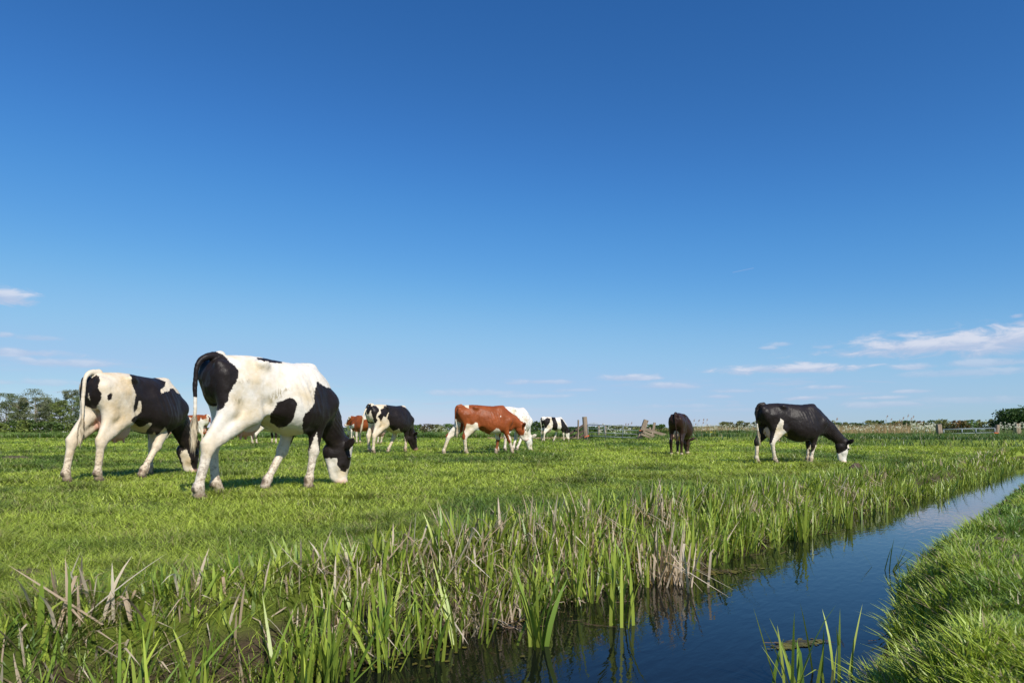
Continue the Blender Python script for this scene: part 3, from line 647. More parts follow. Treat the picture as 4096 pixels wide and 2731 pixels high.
 dict(label='white cow seen from behind, beyond the raised red and white head', mat=M_SPK, crop=PX, d=42.0, S=1.03, yaw=112, vox=.03, tailhead=(1418, 1663), poll=(1.2, 0, .6), muz=(1.3, 0, .07), udder=1.0, noisepat=(.62, .3, 6), tag=0),
]
for sp_ in SPECS: make_cow(sp_)
print('cows done', [tuple(round(v, 2) for v in c) for c in CTRL[::3]])


# ------------------------------------------------------------------ ground, water, path
def grad_axis(parts):
    out = []
    for a, b, st_ in parts: out += list(np.arange(a, b, st_))
    return np.array(out)
gy = np.concatenate([np.arange(-8, 34, .13), 34*np.exp(np.linspace(0, math.log(9000/34), 70))])
gxp = 26*np.exp(np.linspace(0, math.log(12000/26), 45))
gx = np.concatenate([-gxp[::-1]*.62, np.arange(-16+.13, 25.9, .13), gxp])
GX, GY = np.meshgrid(gx, gy); GZ = ground_z(GX, GY)
gz_far = np.hypot(GX, GY) > 150; GZ = np.where(gz_far, 0, GZ)
V = np.stack([GX.ravel(), GY.ravel(), GZ.ravel()], 1)
nx, ny = len(gx), len(gy); I = np.arange(nx*ny).reshape(ny, nx)
Q = np.stack([I[:-1, :-1].ravel(), I[:-1, 1:].ravel(), I[1:, 1:].ravel(), I[1:, :-1].ravel()], 1)

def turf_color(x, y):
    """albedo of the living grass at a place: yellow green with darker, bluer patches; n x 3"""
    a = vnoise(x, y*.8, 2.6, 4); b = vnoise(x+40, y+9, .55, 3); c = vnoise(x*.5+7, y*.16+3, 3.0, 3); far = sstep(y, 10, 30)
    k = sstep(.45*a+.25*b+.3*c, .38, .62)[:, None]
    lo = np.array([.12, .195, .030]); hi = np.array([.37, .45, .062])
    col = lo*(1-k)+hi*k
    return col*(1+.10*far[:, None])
m = bpy.data.materials.new('meadow_soil'); m.use_nodes = True; t = NT(m.node_tree)
o = t.n('ShaderNodeTexCoord').outputs['Object']; sp = t.n('ShaderNodeSeparateXYZ', ins={0: o})
turf = t.n('ShaderNodeAttribute', attribute_name='col').outputs['Color']
turf = t.mix(t.m('MULTIPLY', t.noise(o, 9, 5, .65), .55), turf, (.045, .075, .012))
soil = t.mix(t.noise(o, 14, 5, .7), (.035, .024, .015), (.11, .08, .05))
cover = t.step(t.m('ADD', t.noise(o, 3.2, 4, .6), t.m('MULTIPLY', sp.outputs[1], .012)), .36, .50)
mudw = t.step(sp.outputs[2], -.13, -.24)
c = t.mix(cover, soil, turf); c = t.mix(mudw, c, soil)
p = t.n('ShaderNodeBsdfPrincipled', ins={'Base Color': c, 'Roughness': .9, 'Specular IOR Level': .15})
b_ = t.n('ShaderNodeBump', ins={'Height': t.noise(o, 20, 6, .7), 'Strength': .8, 'Distance': .05}); t.t.links.new(b_.outputs[0], p.inputs['Normal'])
t.n('ShaderNodeOutputMaterial', ins={0: p.outputs[0]})
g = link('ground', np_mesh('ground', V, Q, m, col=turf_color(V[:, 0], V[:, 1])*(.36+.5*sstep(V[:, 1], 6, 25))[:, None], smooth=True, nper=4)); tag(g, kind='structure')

m = bpy.data.materials.new('ditch_water'); m.use_nodes = True; t = NT(m.node_tree)
o = t.n('ShaderNodeTexCoord').outputs['Object']
mp1 = t.n('ShaderNodeMapping', ins={'Vector': o, 'Scale': (1, 1, 1), 'Rotation': (0, 0, .65)}).outputs[0]
mp2 = t.n('ShaderNodeMapping', ins={'Vector': mp1, 'Scale': (3.2, 1, 1)}).outputs[0]
hgt = t.m('ADD', t.m('MULTIPLY', t.noise(mp2, 4.5, 3, .5, .3), 1.0), t.m('MULTIPLY', t.noise(mp1, 16, 2, .5), .16))
bmp = t.n('ShaderNodeBump', ins={'Height': hgt, 'Strength': .05, 'Distance': .04})
p = t.n('ShaderNodeBsdfPrincipled', ins={'Base Color': (.005, .006, .005, 1), 'Roughness': .015, 'IOR': 1.333, 'Specular IOR Level': .5, 'Normal': bmp.outputs[0]})
t.n('ShaderNodeOutputMaterial', ins={0: p.outputs[0]})
wv = [(-12, -8, WATER), (70, -8, WATER), (70, 36, WATER), (-12, 36, WATER)]
tag(link('water', pymesh('water', wv, [(0, 1, 2, 3)], m, False)), kind='structure')

M_PATH = simple('asphalt_lane', (.20, .19, .17), .9, 3, .2)
pv = []; pf = []
for i, (x, y) in enumerate([(18, 72), (24, 72.5), (32, 75), (50, 80)]):
    z = .02+.006; pv += [(x-2, y-1.5, z+.30), (x+2, y+1.6, z+.30)]
    if i: pf.append((2*i-2, 2*i, 2*i+1, 2*i-1))
tag(link('path', pymesh('path', pv, pf, M_PATH, False)), kind='structure')

# ------------------------------------------------------------------ blades
def blades(P, h, w_, bend, lean, yaw, col, seg=3, tipcol=None, fold=None, vary=None):
    """arrays of tapering leaves; returns V, tri, colour"""
    n = len(P); hd = np.stack([np.cos(yaw), np.sin(yaw)], 1)
    fa = yaw+np.pi/2+RNG.uniform(-.9, .9, n); sd = np.stack([np.cos(fa), np.sin(fa)], 1)
    rows = []; cols = []
    ts = np.linspace(0, 1, seg+1)
    for t_ in ts:
        out = lean*t_+bend*t_*t_
        if fold is not None: out = out+fold[1]*np.maximum(0, t_-fold[0])
        up = t_-.5*np.clip(bend, 0, 1.5)*t_**3*.6
        if fold is not None: up = up-np.where(fold[1] > 0, 1.5, 0)*np.maximum(0, t_-fold[0])
        c = P.copy(); c[:, :2] += hd*(h*out)[:, None]; c[:, 2] += h*up
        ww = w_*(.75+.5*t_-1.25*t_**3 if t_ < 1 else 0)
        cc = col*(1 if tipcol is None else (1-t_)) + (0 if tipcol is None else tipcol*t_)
        if t_ < 1:
            l = c.copy(); r = c.copy(); l[:, :2] -= sd*(ww/2)[:, None]; r[:, :2] += sd*(ww/2)[:, None]
            rows += [l, r]; cols += [cc*.92, cc]
        else: rows.append(c); cols.append(cc)
    K = 2*seg+1; V = np.stack(rows, 1).reshape(-1, 3); Cc = np.stack(cols, 1).reshape(-1, 3)
    tr = []
    for s_ in range(seg-1): a = 2*s_; tr += [(a, a+1, a+3), (a, a+3, a+2)]
    a = 2*(seg-1); tr.append((a, a+1, a+2))
    Tt = (np.arange(n)*K)[:, None, None]+np.array(tr)[None]
    return V, Tt.reshape(-1, 3), Cc
def join(parts):
    V = []; Tt = []; Cc = []; o = 0
    for v, t_, c in parts: V.append(v); Tt.append(t_+o); Cc.append(c); o += len(v)
    return np.concatenate(V), np.concatenate(Tt), np.concatenate(Cc)
M_GRASS = attr_leaf('grass_blades', .42, .30, .45)
M_REED = attr_leaf('reed_leaves', .42, .22, .45)
M_DRY = attr_leaf('dry_reed', .7, .40, .25)
M_LEAF = attr_leaf('tree_leaves', .6, .3, .3)

def scatter_field(n, d0, d1, pw, margin=700):
    """points over the visible wedge of meadow, denser near the viewer"""
    u = RNG.random(n); k = 1-pw
    d = (d0**k+u*(d1**k-d0**k))**(1/k)
    px = RNG.uniform(-margin, 4096+margin, n); return (px-2048)/F*d, d

N = 480000
x, y = scatter_field(N, 2.6, 60, 1.15)
sd = water_sd(x, y); bkl = poly_sd(x, y, BANKLINE)
near_right = (sd < 0) & (poly_sd(x, y, list(map(tuple, RB))+[(70, -8), (70, 24)]) > 0)
thin = vnoise(x, y, .9, 3)
ok = (sd < -.03) & ((sd < -.5) | (RNG.random(N) < .35)) & (bkl < 0) & ~near_right & ((thin > .28) | (y > 7) | (RNG.random(N) < .35))
x, y = x[ok], y[ok]; n = len(x)
z = ground_z(x, y)
tall = vnoise(x+3, y+8, .8, 3)
h = (.045+.05*tall+.035*RNG.random(n))*(1+.35*sstep(y, 6, 30)); w_ = np.maximum(.0042, .00115*y)*RNG.uniform(.7, 1.2, n)
tuft = sstep(vnoise(x*1.0+31, y*1.0+5, .75, 3), .60, .72); h *= (.78+.22*sstep(y, 12, 25))*(1+.8*tuft)
edge_ = sstep(-water_sd(x, y), .7, .2); h *= 1+.5*edge_
col = turf_color(x, y)*RNG.uniform(.5, 1.5, n)[:, None]
col *= (1-.38*tuft)[:, None]; yl = RNG.random(n) < .06+.16*sstep(vnoise(x+60, y+2, .5, 2), .62, .75); col[yl] = col[yl]*.3+np.array([.34, .27, .14])*.8
P = np.stack([x, y, z-.005], 1)
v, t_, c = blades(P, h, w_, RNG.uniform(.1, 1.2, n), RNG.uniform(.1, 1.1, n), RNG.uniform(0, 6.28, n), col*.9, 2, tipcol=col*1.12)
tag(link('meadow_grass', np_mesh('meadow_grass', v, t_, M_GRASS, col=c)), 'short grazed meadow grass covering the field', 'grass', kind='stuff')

# rank grass on the slope of the left bank, among the reeds
N = 90000
d = 1.6*np.exp(RNG.random(N)*math.log(14/1.6)); x = (RNG.uniform(-900, 4300, N)-2048)/F*d; y = d; sd = water_sd(x, y)
nr = poly_sd(x, y, list(map(tuple, RB))+[(70, -8), (70, 24)]) > 0
ok = (sd < -.02) & (sd > -.95) & ~nr & (vnoise(x+2, y+1, .35, 2) > .34); x, y, sd = x[ok], y[ok], sd[ok]; n = len(x); z = ground_z(x, y)
k = sstep(vnoise(x+15, y, .5, 3), .3, .7)[:, None]; col = (np.array([.09, .17, .026])*(1-k)+np.array([.26, .35, .05])*k)*RNG.uniform(.6, 1.4, n)[:, None]
yl = RNG.random(n) < .16; col[yl] = np.array([.50, .38, .24])*RNG.uniform(.5, 1.1, yl.sum())[:, None]
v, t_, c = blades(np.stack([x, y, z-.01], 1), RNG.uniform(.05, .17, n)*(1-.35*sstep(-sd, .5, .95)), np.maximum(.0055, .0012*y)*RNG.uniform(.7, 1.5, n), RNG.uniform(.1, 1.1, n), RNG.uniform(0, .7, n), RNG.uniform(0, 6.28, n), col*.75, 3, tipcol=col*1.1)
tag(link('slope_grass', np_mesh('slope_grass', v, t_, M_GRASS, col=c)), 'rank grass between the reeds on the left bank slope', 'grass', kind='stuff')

# lush longer grass on the near right bank
N = 190000
d = 1.5*np.exp(RNG.random(N)*math.log(22/1.5)); px = RNG.uniform(2900, 5400, N); x = (px-2048)/F*d; y = d
right = list(map(tuple, RB))+[(70, -8), (70, 24)]
ins = (poly_sd(x, y, right) > 0)
sdw = water_sd(x, y); ok = ins & (sdw < -.02); x, y, sdw = x[ok], y[ok], sdw[ok]; n = len(x); z = ground_z(x, y)
cl = vnoise(x, y, .32, 3); h = (.05+.12*sstep(cl, .35, .65)*RNG.uniform(.3, 1, n)+.04*RNG.random(n))*(1-.3*sstep(y, 5, 10)); w_ = np.maximum(.0095, .0014*y)*RNG.uniform(.7, 1.35, n)
k = sstep(vnoise(x+5, y, .8, 3), .35, .65)[:, None]
col = (np.array([.13, .23, .035])*(1-k)+np.array([.34, .43, .06])*k)*RNG.uniform(.7, 1.3, n)[:, None]
yl = RNG.random(n) < .10; col[yl] = np.array([.36, .29, .17])
yaw = RNG.uniform(0, 6.28, n)
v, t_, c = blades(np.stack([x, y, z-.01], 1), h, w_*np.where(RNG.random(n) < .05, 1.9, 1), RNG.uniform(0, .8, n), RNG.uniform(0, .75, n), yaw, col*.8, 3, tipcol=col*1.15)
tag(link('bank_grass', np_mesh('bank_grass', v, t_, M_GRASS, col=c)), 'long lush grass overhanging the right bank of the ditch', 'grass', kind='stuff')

# tall darker grass: bank beyond the water on the right, and the strip along the far side of the meadow
def tallgrass(name, label, x, y, h0, h1, lo, hi, wmin=.012):
    n = len(x); z = ground_z(x, y); cl = vnoise(x, y, 1.4, 3)
    h = h0+(h1-h0)*cl*RNG.uniform(.6, 1.1, n); k = sstep(vnoise(x+2, y*.5, 2.2, 3), .35, .65)[:, None]
    col = (np.array(lo)*(1-k)+np.array(hi)*k)*RNG.uniform(.7, 1.3, n)[:, None]
    dr = RNG.random(n) < .05; col[dr] = np.array([.30, .22, .12])
    v, t_, c = blades(np.stack([x, y, z-.02], 1), h, np.maximum(wmin, .0010*y)*RNG.uniform(.7, 1.3, n), RNG.uniform(.1, .8, n), RNG.uniform(0, .35, n), RNG.uniform(0, 6.28, n), col*.7, 2, tipcol=col*1.1)
    tag(link(name, np_mesh(name, v, t_, M_GRASS, col=c)), label, 'grass', kind='stuff')
N = 90000
y = RNG.uniform(23, 60, N)**1.0; x = RNG.uniform(7, 52, N); s_ = poly_sd(x, y, BANKLINE); ok = (s_ > -.1) & (RNG.random(N) < (28/y)**1.2)
tallgrass('tall_grass', 'tall dark green grass on the bank beyond the end of the ditch', x[ok], y[ok], .12, .42, (.065, .125, .028), (.13, .20, .04))
N = 60000
y = 56+24*RNG.random(N)**1.6; x = RNG.uniform(-62, 14, N)
tallgrass('verge_grass', 'band of tall grass along the far side of the meadow', x, y, .25, .85, (.09, .165, .03), (.17, .25, .045), .03)
N = 16000
y = RNG.uniform(62, 66, N); x = RNG.uniform(8, 60, N)
tallgrass('hedge_bank_grass', 'rough mixed grass along the lane behind the gates', x, y, .3, .75, (.07, .12, .03), (.14, .17, .05), .03)

# ------------------------------------------------------------------ reeds along the left bank
def bank_pts(n, s0, s1, off0, off1, pw=1.0):
    """points along the left waterline: off > 0 towards the land"""
    pl = np.array(LB[1:]); seg = np.diff(pl, axis=0); L = np.hypot(seg[:, 0], seg[:, 1]); cum = np.concatenate([[0], np.cumsum(L)])
    u = s0+(s1-s0)*RNG.random(n)**pw; i = np.clip(np.searchsorted(cum, u)-1, 0, len(L)-1); f = (u-cum[i])/L[i]
    p = pl[i]+seg[i]*f[:, None]; nn = np.stack([-seg[i, 1], seg[i, 0]], 1)/L[i][:, None]
    of = RNG.uniform(off0, off1, n); return p+nn*of[:, None], u, of
def reeds(P2, h, w_, dead=.3, base=None):
    n = len(P2); z = np.maximum(ground_z(P2[:, 0], P2[:, 1]), WATER-.12)
    P = np.stack([P2[:, 0], P2[:, 1], z-.02], 1)
    return P
def green_reed(P, h, w_, spread=.28):
    n = len(P); k = RNG.random(n)[:, None]
    col = np.array([.13, .225, .028])*(1-k)+np.array([.38, .45, .065])*k; col = col*RNG.uniform(.7, 1.2, n)[:, None]
    yaw = RNG.uniform(0, 6.28, n); lean = np.abs(RNG.normal(0, spread, n)); bend = np.abs(RNG.normal(0, .16, n))
    fold = (np.full(n, .72), np.where(RNG.random(n) < .06, 1.2, 0.0))
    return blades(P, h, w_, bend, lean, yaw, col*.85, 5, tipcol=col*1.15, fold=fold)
def dead_reed(P, h, w_, spread=.38, kink=.5):
    n = len(P); k = RNG.random(n)[:, None]
    col = np.array([.58, .42, .28])*(1-k)+np.array([.80, .69, .54])*k; dk = RNG.random(n) < .15; col[dk] *= .45
    yaw = RNG.uniform(0, 6.28, n); lean = np.abs(RNG.normal(0, spread, n)); bend = np.abs(RNG.normal(0, .15, n))
    fold = (RNG.uniform(.35, .7, n), np.where(RNG.random(n) < kink, RNG.uniform(.3, 1.1, n), 0.0))
    return blades(P, h, w_, bend, lean, yaw, col*.8, 5, tipcol=col, fold=fold)
def clump_offsets(n, per, r):
    return RNG.normal(0, r, (n, per, 2))
# rooted fans: several leaves from one base
def fan(P2, hmean, per, r=.018, w0=.018, spread=.29):
    n = len(P2); q = np.repeat(P2, per, 0)+RNG.normal(0, r, (n*per, 2)); hh = np.repeat(hmean, per)*RNG.uniform(.45, 1.05, n*per)
    z = np.maximum(ground_z(q[:, 0], q[:, 1]), WATER-.1)-.02
    ww = np.maximum(w0, .0011*q[:, 1])*RNG.uniform(.7, 1.3, n*per)
    return green_reed(np.stack([q[:, 0], q[:, 1], z], 1), hh+np.maximum(0, WATER-z), ww, spread)
parts = []
p2, u, of = bank_pts(560, 0, 8.0, -.02, .62); parts.append(fan(p2, (.36-.20*np.clip(of, 0, .6)+.14*vnoise(p2[:, 0], p2[:, 1], .5, 2))*(.42+.58*sstep(u, 1.8, 4.8)), 5))
p2, u, of = bank_pts(110, .5, 9.0, -.22, .02); parts.append(fan(p2, np.full(len(p2), .46), 4))
p2, u, of = bank_pts(120, 7, 24, -.40, .0); parts.append(fan(p2, np.full(len(p2), .34), 4))
p2, u, of = bank_pts(800, 7.5, 15, -.05, .65); parts.append(fan(p2, .32-.12*np.clip(of, 0, .7)+.08*vnoise(p2[:, 0], p2[:, 1], .7, 2), 5))
p2, u, of = bank_pts(1100, 14, 33, -.1, .8); parts.append(fan(p2, .21-.07*np.clip(of, 0, .8), 5))
v, t_, c = join(parts)
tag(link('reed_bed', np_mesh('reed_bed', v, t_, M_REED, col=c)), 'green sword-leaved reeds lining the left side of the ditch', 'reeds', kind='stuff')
parts = []
for n_, s0, s1, o0, o1, hm in ((3000, 0, 8, -.06, .45, .31), (1700, 8, 15, -.05, .42, .27), (900, 15, 30, -.05, .6, .26), (60, 0, 6, .3, .6, .20)):
    p2, u, of = bank_pts(n_, s0, s1, o0, o1); z = np.maximum(ground_z(p2[:, 0], p2[:, 1]), WATER-.08)-.01
    cl = vnoise(p2[:, 0]+9, p2[:, 1], .45, 2); ok = (cl > .38) & ((u > 3.2) | (RNG.random(len(u)) < .5)) & ((u < 16) | (RNG.random(len(u)) < .55))
    p2, z, u = p2[ok], z[ok], u[ok]; n = len(p2); hm = hm*(.5+.5*sstep(u, 2.0, 5.0))*(1-.3*sstep(u, 12, 18))
    parts.append(dead_reed(np.stack([p2[:, 0], p2[:, 1], z], 1), hm*RNG.uniform(.35, 1.3, n), np.maximum(.011, .0012*p2[:, 1])*RNG.uniform(.6, 1.5, n)))
v, t_, c = join(parts)
tag(link('dead_reed_litter', np_mesh('dead_reed_litter', v, t_, M_DRY, col=c)), 'bleached broken reed leaves among the green reeds', 'dead reeds', kind='stuff')

# single clumps that stand out
def clump(name, label, px, py, n, h, w_, dead=False, spread=.2, r=.03, onland=None):
    d = (hw if onland is None else EYE-onland)*F/(py-HOR); x0, y0 = (px-2048)/F*d, d
    z0 = float(np.maximum(ground_z(np.array([x0]), np.array([y0]))[0], WATER-.05))-.02
    q = RNG.normal(0, r, (n, 2)); P = np.stack([q[:, 0], q[:, 1], np.zeros(n)], 1); hh = h*RNG.uniform(.55, 1.05, n)
    fn = dead_reed if dead else green_reed
    v, t_, c = fn(P, hh, w_*RNG.uniform(.8, 1.25, n), spread)
    o = link(name, np_mesh(name, v, t_, M_DRY if dead else M_REED, col=c)); o.location = (x0, y0, z0)
    tag(o, label, 'reeds'); return o
clump('reed_clump', 'tallest green reed clump standing clear in the water, fanning wide', 2145, 2585, 16, .62, .026, spread=.22)
clump('reed_clump', 'dark upright reed clump in the water right of the tallest one', 2485, 2500, 12, .64, .022, spread=.07)
clump('reed_clump', 'slim reed clump in the open water by the floating dead stems', 2770, 2310, 10, .60, .024, spread=.12)
clump('reed_clump', 'reed clump leaning left at the water edge below the black cow', 3205, 2165, 12, .58, .026, spread=.15)
clump('reed_clump', 'single slim reed tuft in the narrowing water, far from the others', 3395, 2115, 8, .50, .026, spread=.06)
clump('reed_clump', 'green reed clump rising from the algae at the bottom of the frame', 1330, 2722, 13, .52, .020, spread=.18)
clump('reed_clump', 'reed clump with straight leaves right beside the algae patch', 1520, 2640, 12, .50, .020, spread=.16)
clump('dead_reed_clump', 'tall heap of bleached dead reeds leaning together on the left bank', 2680, 2330, 60, .62, .018, True, .22, .10)
clump('dead_reed_clump', 'pale broken reed stalks at the lower left edge of the ditch', 330, 2600, 26, .30, .014, True, .45, .10, -.15)
clump('broad_reed', 'close broad reed leaf standing at the lower left corner', 160, 2760, 3, .42, .022, spread=.16, onland=-.25)
clump('bank_reed_clump', 'reeds sprouting from the right bank into the water near the bottom', 3190, 2760, 13, .50, .015, spread=.28, r=.06)
clump('bank_reed_clump', 'thin upright reeds at the foot of the right bank', 3330, 2700, 9, .42, .014, spread=.3, r=.06)
clump('bank_reed_clump', 'small dark reed tuft leaning over the water from the right bank', 3560, 2280, 9, .34, .013, spread=.4, r=.05)

# floating matter
M_ALG = simple('algae_mat', (.15, .13, .018), .55, 10, .5, col2=(.045, .035, .01))
M_STEM = simple('floating_stems', (.30, .19, .12), .8, 30, .4)
def pad(name, label, cx, cy, rx, ry, rot, holes=0):
    q = RNG.normal(0, .45, (240, 2))*[rx, ry]; c_, s_ = math.cos(rot), math.sin(rot); V = []; Fc = []
    for a, b_2 in q:
        x_, y_ = cx+c_*a-s_*b_2, cy+s_*a+c_*b_2; r_ = RNG.uniform(.004, .02); n_ = len(V); zz = WATER+.003+RNG.random()*.003
        for j in range(6): V.append((x_+r_*math.cos(j*1.05)*RNG.uniform(.6, 1.2), y_+r_*math.sin(j*1.05)*RNG.uniform(.6, 1.2), zz))
        Fc.append(tuple(range(n_, n_+6)))
    return link(name, pymesh(name, V, Fc, M_ALG, False)), label
for lab, px, py, rx, ry in (('olive algae floating among the reeds at the bottom of the frame', 1480, 2640, .55, .22), ('thin brown algae and stem scum on the water below the dead reed heap', 2850, 2290, .55, .10), ('small patch of algae scum afloat in the middle of the ditch', 3190, 2575, .16, .06), ('brown scum against the reeds in the middle of the left bank', 1900, 2500, .40, .12), ('dead leaf scum at the reed edge below the black cow', 3200, 2135, .7, .12)):
    q = wpt(px, py); o, _ = pad('algae_patch', lab, q[0], q[1], rx, ry, .35); tag(o, lab, 'algae', kind='stuff')
parts = []
for px, py, n_ in ((2850, 2290, 45), (1900, 2505, 40), (3190, 2575, 10), (3240, 2130, 26), (2200, 2480, 25), (3560, 2030, 14), (3000, 2210, 20), (2350, 2400, 25)):
    q = wpt(px, py); P = np.stack([q[0]+RNG.normal(0, .25, n_), q[1]+RNG.normal(0, .10, n_), np.full(n_, WATER+.006)], 1)
    n_ = int(n_*.5); P = P[:n_]; ln_ = RNG.uniform(.03, .22, n_); a = .35+RNG.normal(0, .8, n_); w2 = .0016
    e = np.stack([np.cos(a), np.sin(a), a*0], 1)*ln_[:, None]/2; s_ = np.stack([-np.sin(a), np.cos(a), a*0], 1)*w2
    V = np.stack([P-e-s_, P+e-s_, P+e+s_, P-e+s_, P-e+[0, 0, .003], P+e+[0, 0, .002]], 1).reshape(-1, 3); o_ = (np.arange(n_)*6)[:, None, None]
    Tt = (o_+np.array([(0, 1, 5), (0, 5, 4), (3, 4, 5), (3, 5, 2)])[None]).reshape(-1, 3)
    parts.append((V, Tt, np.repeat(np.array([[.26, .17, .11]])*RNG.uniform(.25, 1.2, n_)[:, None], 6, 0)))
v, t_, c = join(parts); tag(link('floating_stems', np_mesh('floating_stems', v, t_, M_DRY, col=c)), 'dead stems floating flat on the water along the reeds', 'stems', kind='stuff')

# ------------------------------------------------------------------ gates and fences
M_WOOD = simple('weathered_wood', (.34, .26, .19), .85, 9, .5, bump=.6, stretch=(1, 1, .12), col2=(.17, .12, .085))
M_WOODX = simple('weathered_boards', (.33, .26, .19), .85, 9, .5, bump=.5, stretch=(.12, 1, 1), col2=(.18, .13, .09))
M_GALV = simple('galvanised_steel', (.22, .26, .27), .55, 12, .25, metal=.3)
M_ROPE = simple('orange_rope', (.75, .16, .05), .7, 30, .2)
M_DWOOD = simple('dark_wet_wood', (.11, .075, .055), .85, 9, .4, bump=.5, stretch=(.12, 1, 1))
def tube(a, b, r0, r1=None, seg=10, V=None, Fc=None, cap=True, wob=0):
    V = [] if V is None else V; Fc = [] if Fc is None else Fc; a, b = Vector(a), Vector(b); r1 = r0 if r1 is None else r1
    dd = (b-a).normalized(); u = dd.orthogonal().normalized(); v_ = dd.cross(u); n_ = len(V); R = 5 if wob else 1
    for i in range(R+1):
        c_ = a.lerp(b, i/R)
        for j in range(seg):
            an = 2*math.pi*j/seg; rr = (r0+(r1-r0)*i/R)*(1+wob*math.sin(an*3+i)*.5+wob*random.uniform(-1, 1)); V.append(tuple(c_+(u*math.cos(an)+v_*math.sin(an))*rr))
    for i in range(R):
        for j in range(seg):
            p_, q_ = n_+i*seg+j, n_+i*seg+(j+1) % seg; Fc.append((p_, q_, q_+seg, p_+seg))
    if cap: Fc.append(tuple(range(n_+seg-1, n_-1, -1))); Fc.append(tuple(range(n_+R*seg, n_+R*seg+seg)))
    return V, Fc
def board(a, b, hgt, th, up=(0, 0, 1)):
    a, b = Vector(a), Vector(b); e = (b-a); n_ = e.normalized(); sd_ = n_.cross(Vector(up)).normalized()*th/2; u = sd_.cross(n_).normalized()*hgt/2
    if u.z < 0: u = -u
    V = []
    for t1 in (0, .33, .66, 1):
        c_ = a+e*t1; k = random.uniform(-.006, .006)
        V += [tuple(c_-sd_-u*(1+k*4)), tuple(c_+sd_-u*(1+k*4)), tuple(c_+sd_+u*(1-k*6)), tuple(c_-sd_+u*(1-k*6))]
    Fc = [(3, 2, 1, 0), (12, 13, 14, 15)]
    for i in range(3):
        for j in range(4): Fc.append((i*4+j, i*4+(j+1) % 4, i*4+4+(j+1) % 4, i*4+4+j))
    return V, Fc
def thing(name, label, cat, loc, group=None):
    o = bpy.data.objects.new(name, None); COL.objects.link(o); o.location = loc; o.empty_display_size = .2
    return tag(o, label, cat, group)
def part(name, VF, mat, root, smooth=False, label=None):
    l = root.location; V = [(v[0]-l.x, v[1]-l.y, v[2]-l.z) for v in VF[0]]
    o = link(name, pymesh(name, V, VF[1], mat, smooth), root)
    if label: o['label'] = label
    return o
K5 = lambda X, Y, d: at(2250+X/3.92, 1620+Y/3.92, d)
DG = 50.0
def gz0(p): return float(ground_z(np.array([p.x]), np.array([p.y]))[0])
def post(name, label, top, base, r, mat=M_WOOD, cat='post', square=False, group=None):
    b_0 = base.copy(); b_0.z = gz0(base)-.1
    t0 = thing(name, label, cat, b_0, group)
    bpy.data.objects.remove(t0)
    V, Fc = tube(b_0, top, r, r*.93, 4 if square else 12, wob=.05)
    V = [tuple(Vector(v)-b_0) for v in V]
    o = link(name, pymesh(name, V, Fc, mat, False)); o.location = b_0; tag(o, label, cat, group); return o
post('gate_post', 'tall thick round wooden post holding the left end of the steel gate', K5(345, 182, DG), K5(372, 535, DG), .19)
post('fence_stake', 'thin upright stake in the braced fence left of the steel gate', K5(248, 230, DG-.6), K5(242, 540, DG-.6), .065)
gp = K5(1195, 545, DG-.3); post('gate_post', 'leaning square timber post at the right end of the steel gate', K5(1312, 232, DG-.3), gp, .24, M_DWOOD if False else M_WOOD, square=True)
t0 = thing('braced_fence', 'dark sloping rails nailed left of the tall gate post', 'fence', K5(240, 520, DG))
for a, b_2 in (((110, 450), (328, 312)), ((120, 520), (332, 400)), ((200, 560), (342, 460))): part('rail', board(K5(*a, DG-.2), K5(*b_2, DG-.2), .15, .05), M_DWOOD, t0)
g0 = thing('steel_gate', 'galvanised tubular steel field gate tied to wooden posts', 'gate', K5(800, 545, DG))
zf = DG-.15
part('top_rail', tube(K5(392, 305, zf), K5(1228, 336, zf), .032), M_GALV, g0, True)
for a, b_2 in (((400, 367), (1225, 398)), ((405, 421), (1210, 457)), ((408, 479), (1195, 514)), ((410, 535), (1190, 560))): part('rail', tube(K5(*a, zf), K5(*b_2, zf), .024), M_GALV, g0, True)
for a, b_2 in (((395, 300), (408, 540)), ((655, 312), (678, 545)), ((948, 325), (940, 552)), ((1230, 334), (1192, 556))): part('upright', tube(K5(*a, zf-.02), K5(*b_2, zf-.02), .026), M_GALV, g0, True)
r0 = thing('rope', 'orange rope tying the left end of the steel gate to the post', 'rope', K5(385, 485, zf)); part('loop', tube(K5(345, 500, zf-.22), K5(420, 476, zf-.22), .03), M_ROPE, r0); part('knot', uv_ball((.06, .06, .05)) if False else tube(K5(400, 470, zf-.2), K5(402, 492, zf-.2), .05), M_ROPE, r0)
r0 = thing('rope', 'orange rope round the leaning square post', 'rope', K5(1225, 395, zf)); part('loop', tube(K5(1205, 396, zf-.45), K5(1270, 400, zf-.45), .03), M_ROPE, r0)
f0 = thing('broken_fence', 'collapsed wooden board fence sloping down right of the leaning post', 'fence', K5(1450, 560, DG-.5))
for a, b_2, h_ in (((1250, 362), (1640, 478), .20), ((1262, 412), (1590, 548), .16), ((1232, 450), (1540, 572), .15)): part('board', board(K5(*a, DG-.7), K5(*b_2, DG-.7), h_, .06), M_WOODX, f0)
part('post', tube(K5(1612, 560, DG-.4), K5(1645, 460, DG-.4), .13, .12, 8, wob=.05), M_WOOD, f0)
part('post', tube(K5(1395, 545, DG-.1), K5(1445, 272, DG-.1), .13, .12, 4, wob=.05), M_WOOD, f0)
for i, (X, Y0, Y1, lab) in enumerate(((668, 320, 380, 'short weathered stub post behind the steel gate'), (568, 320, 362, 'small leaning stub behind the left part of the steel gate'), (1365, 345, 400, 'small stub post behind the collapsed fence'))):
    post('stub_post', lab, K5(X, Y0, 58), K5(X, Y1+120, 58), .12)
K7 = lambda X, Y, d: at(3400+X/3.38, 1560+Y/3.38, d)
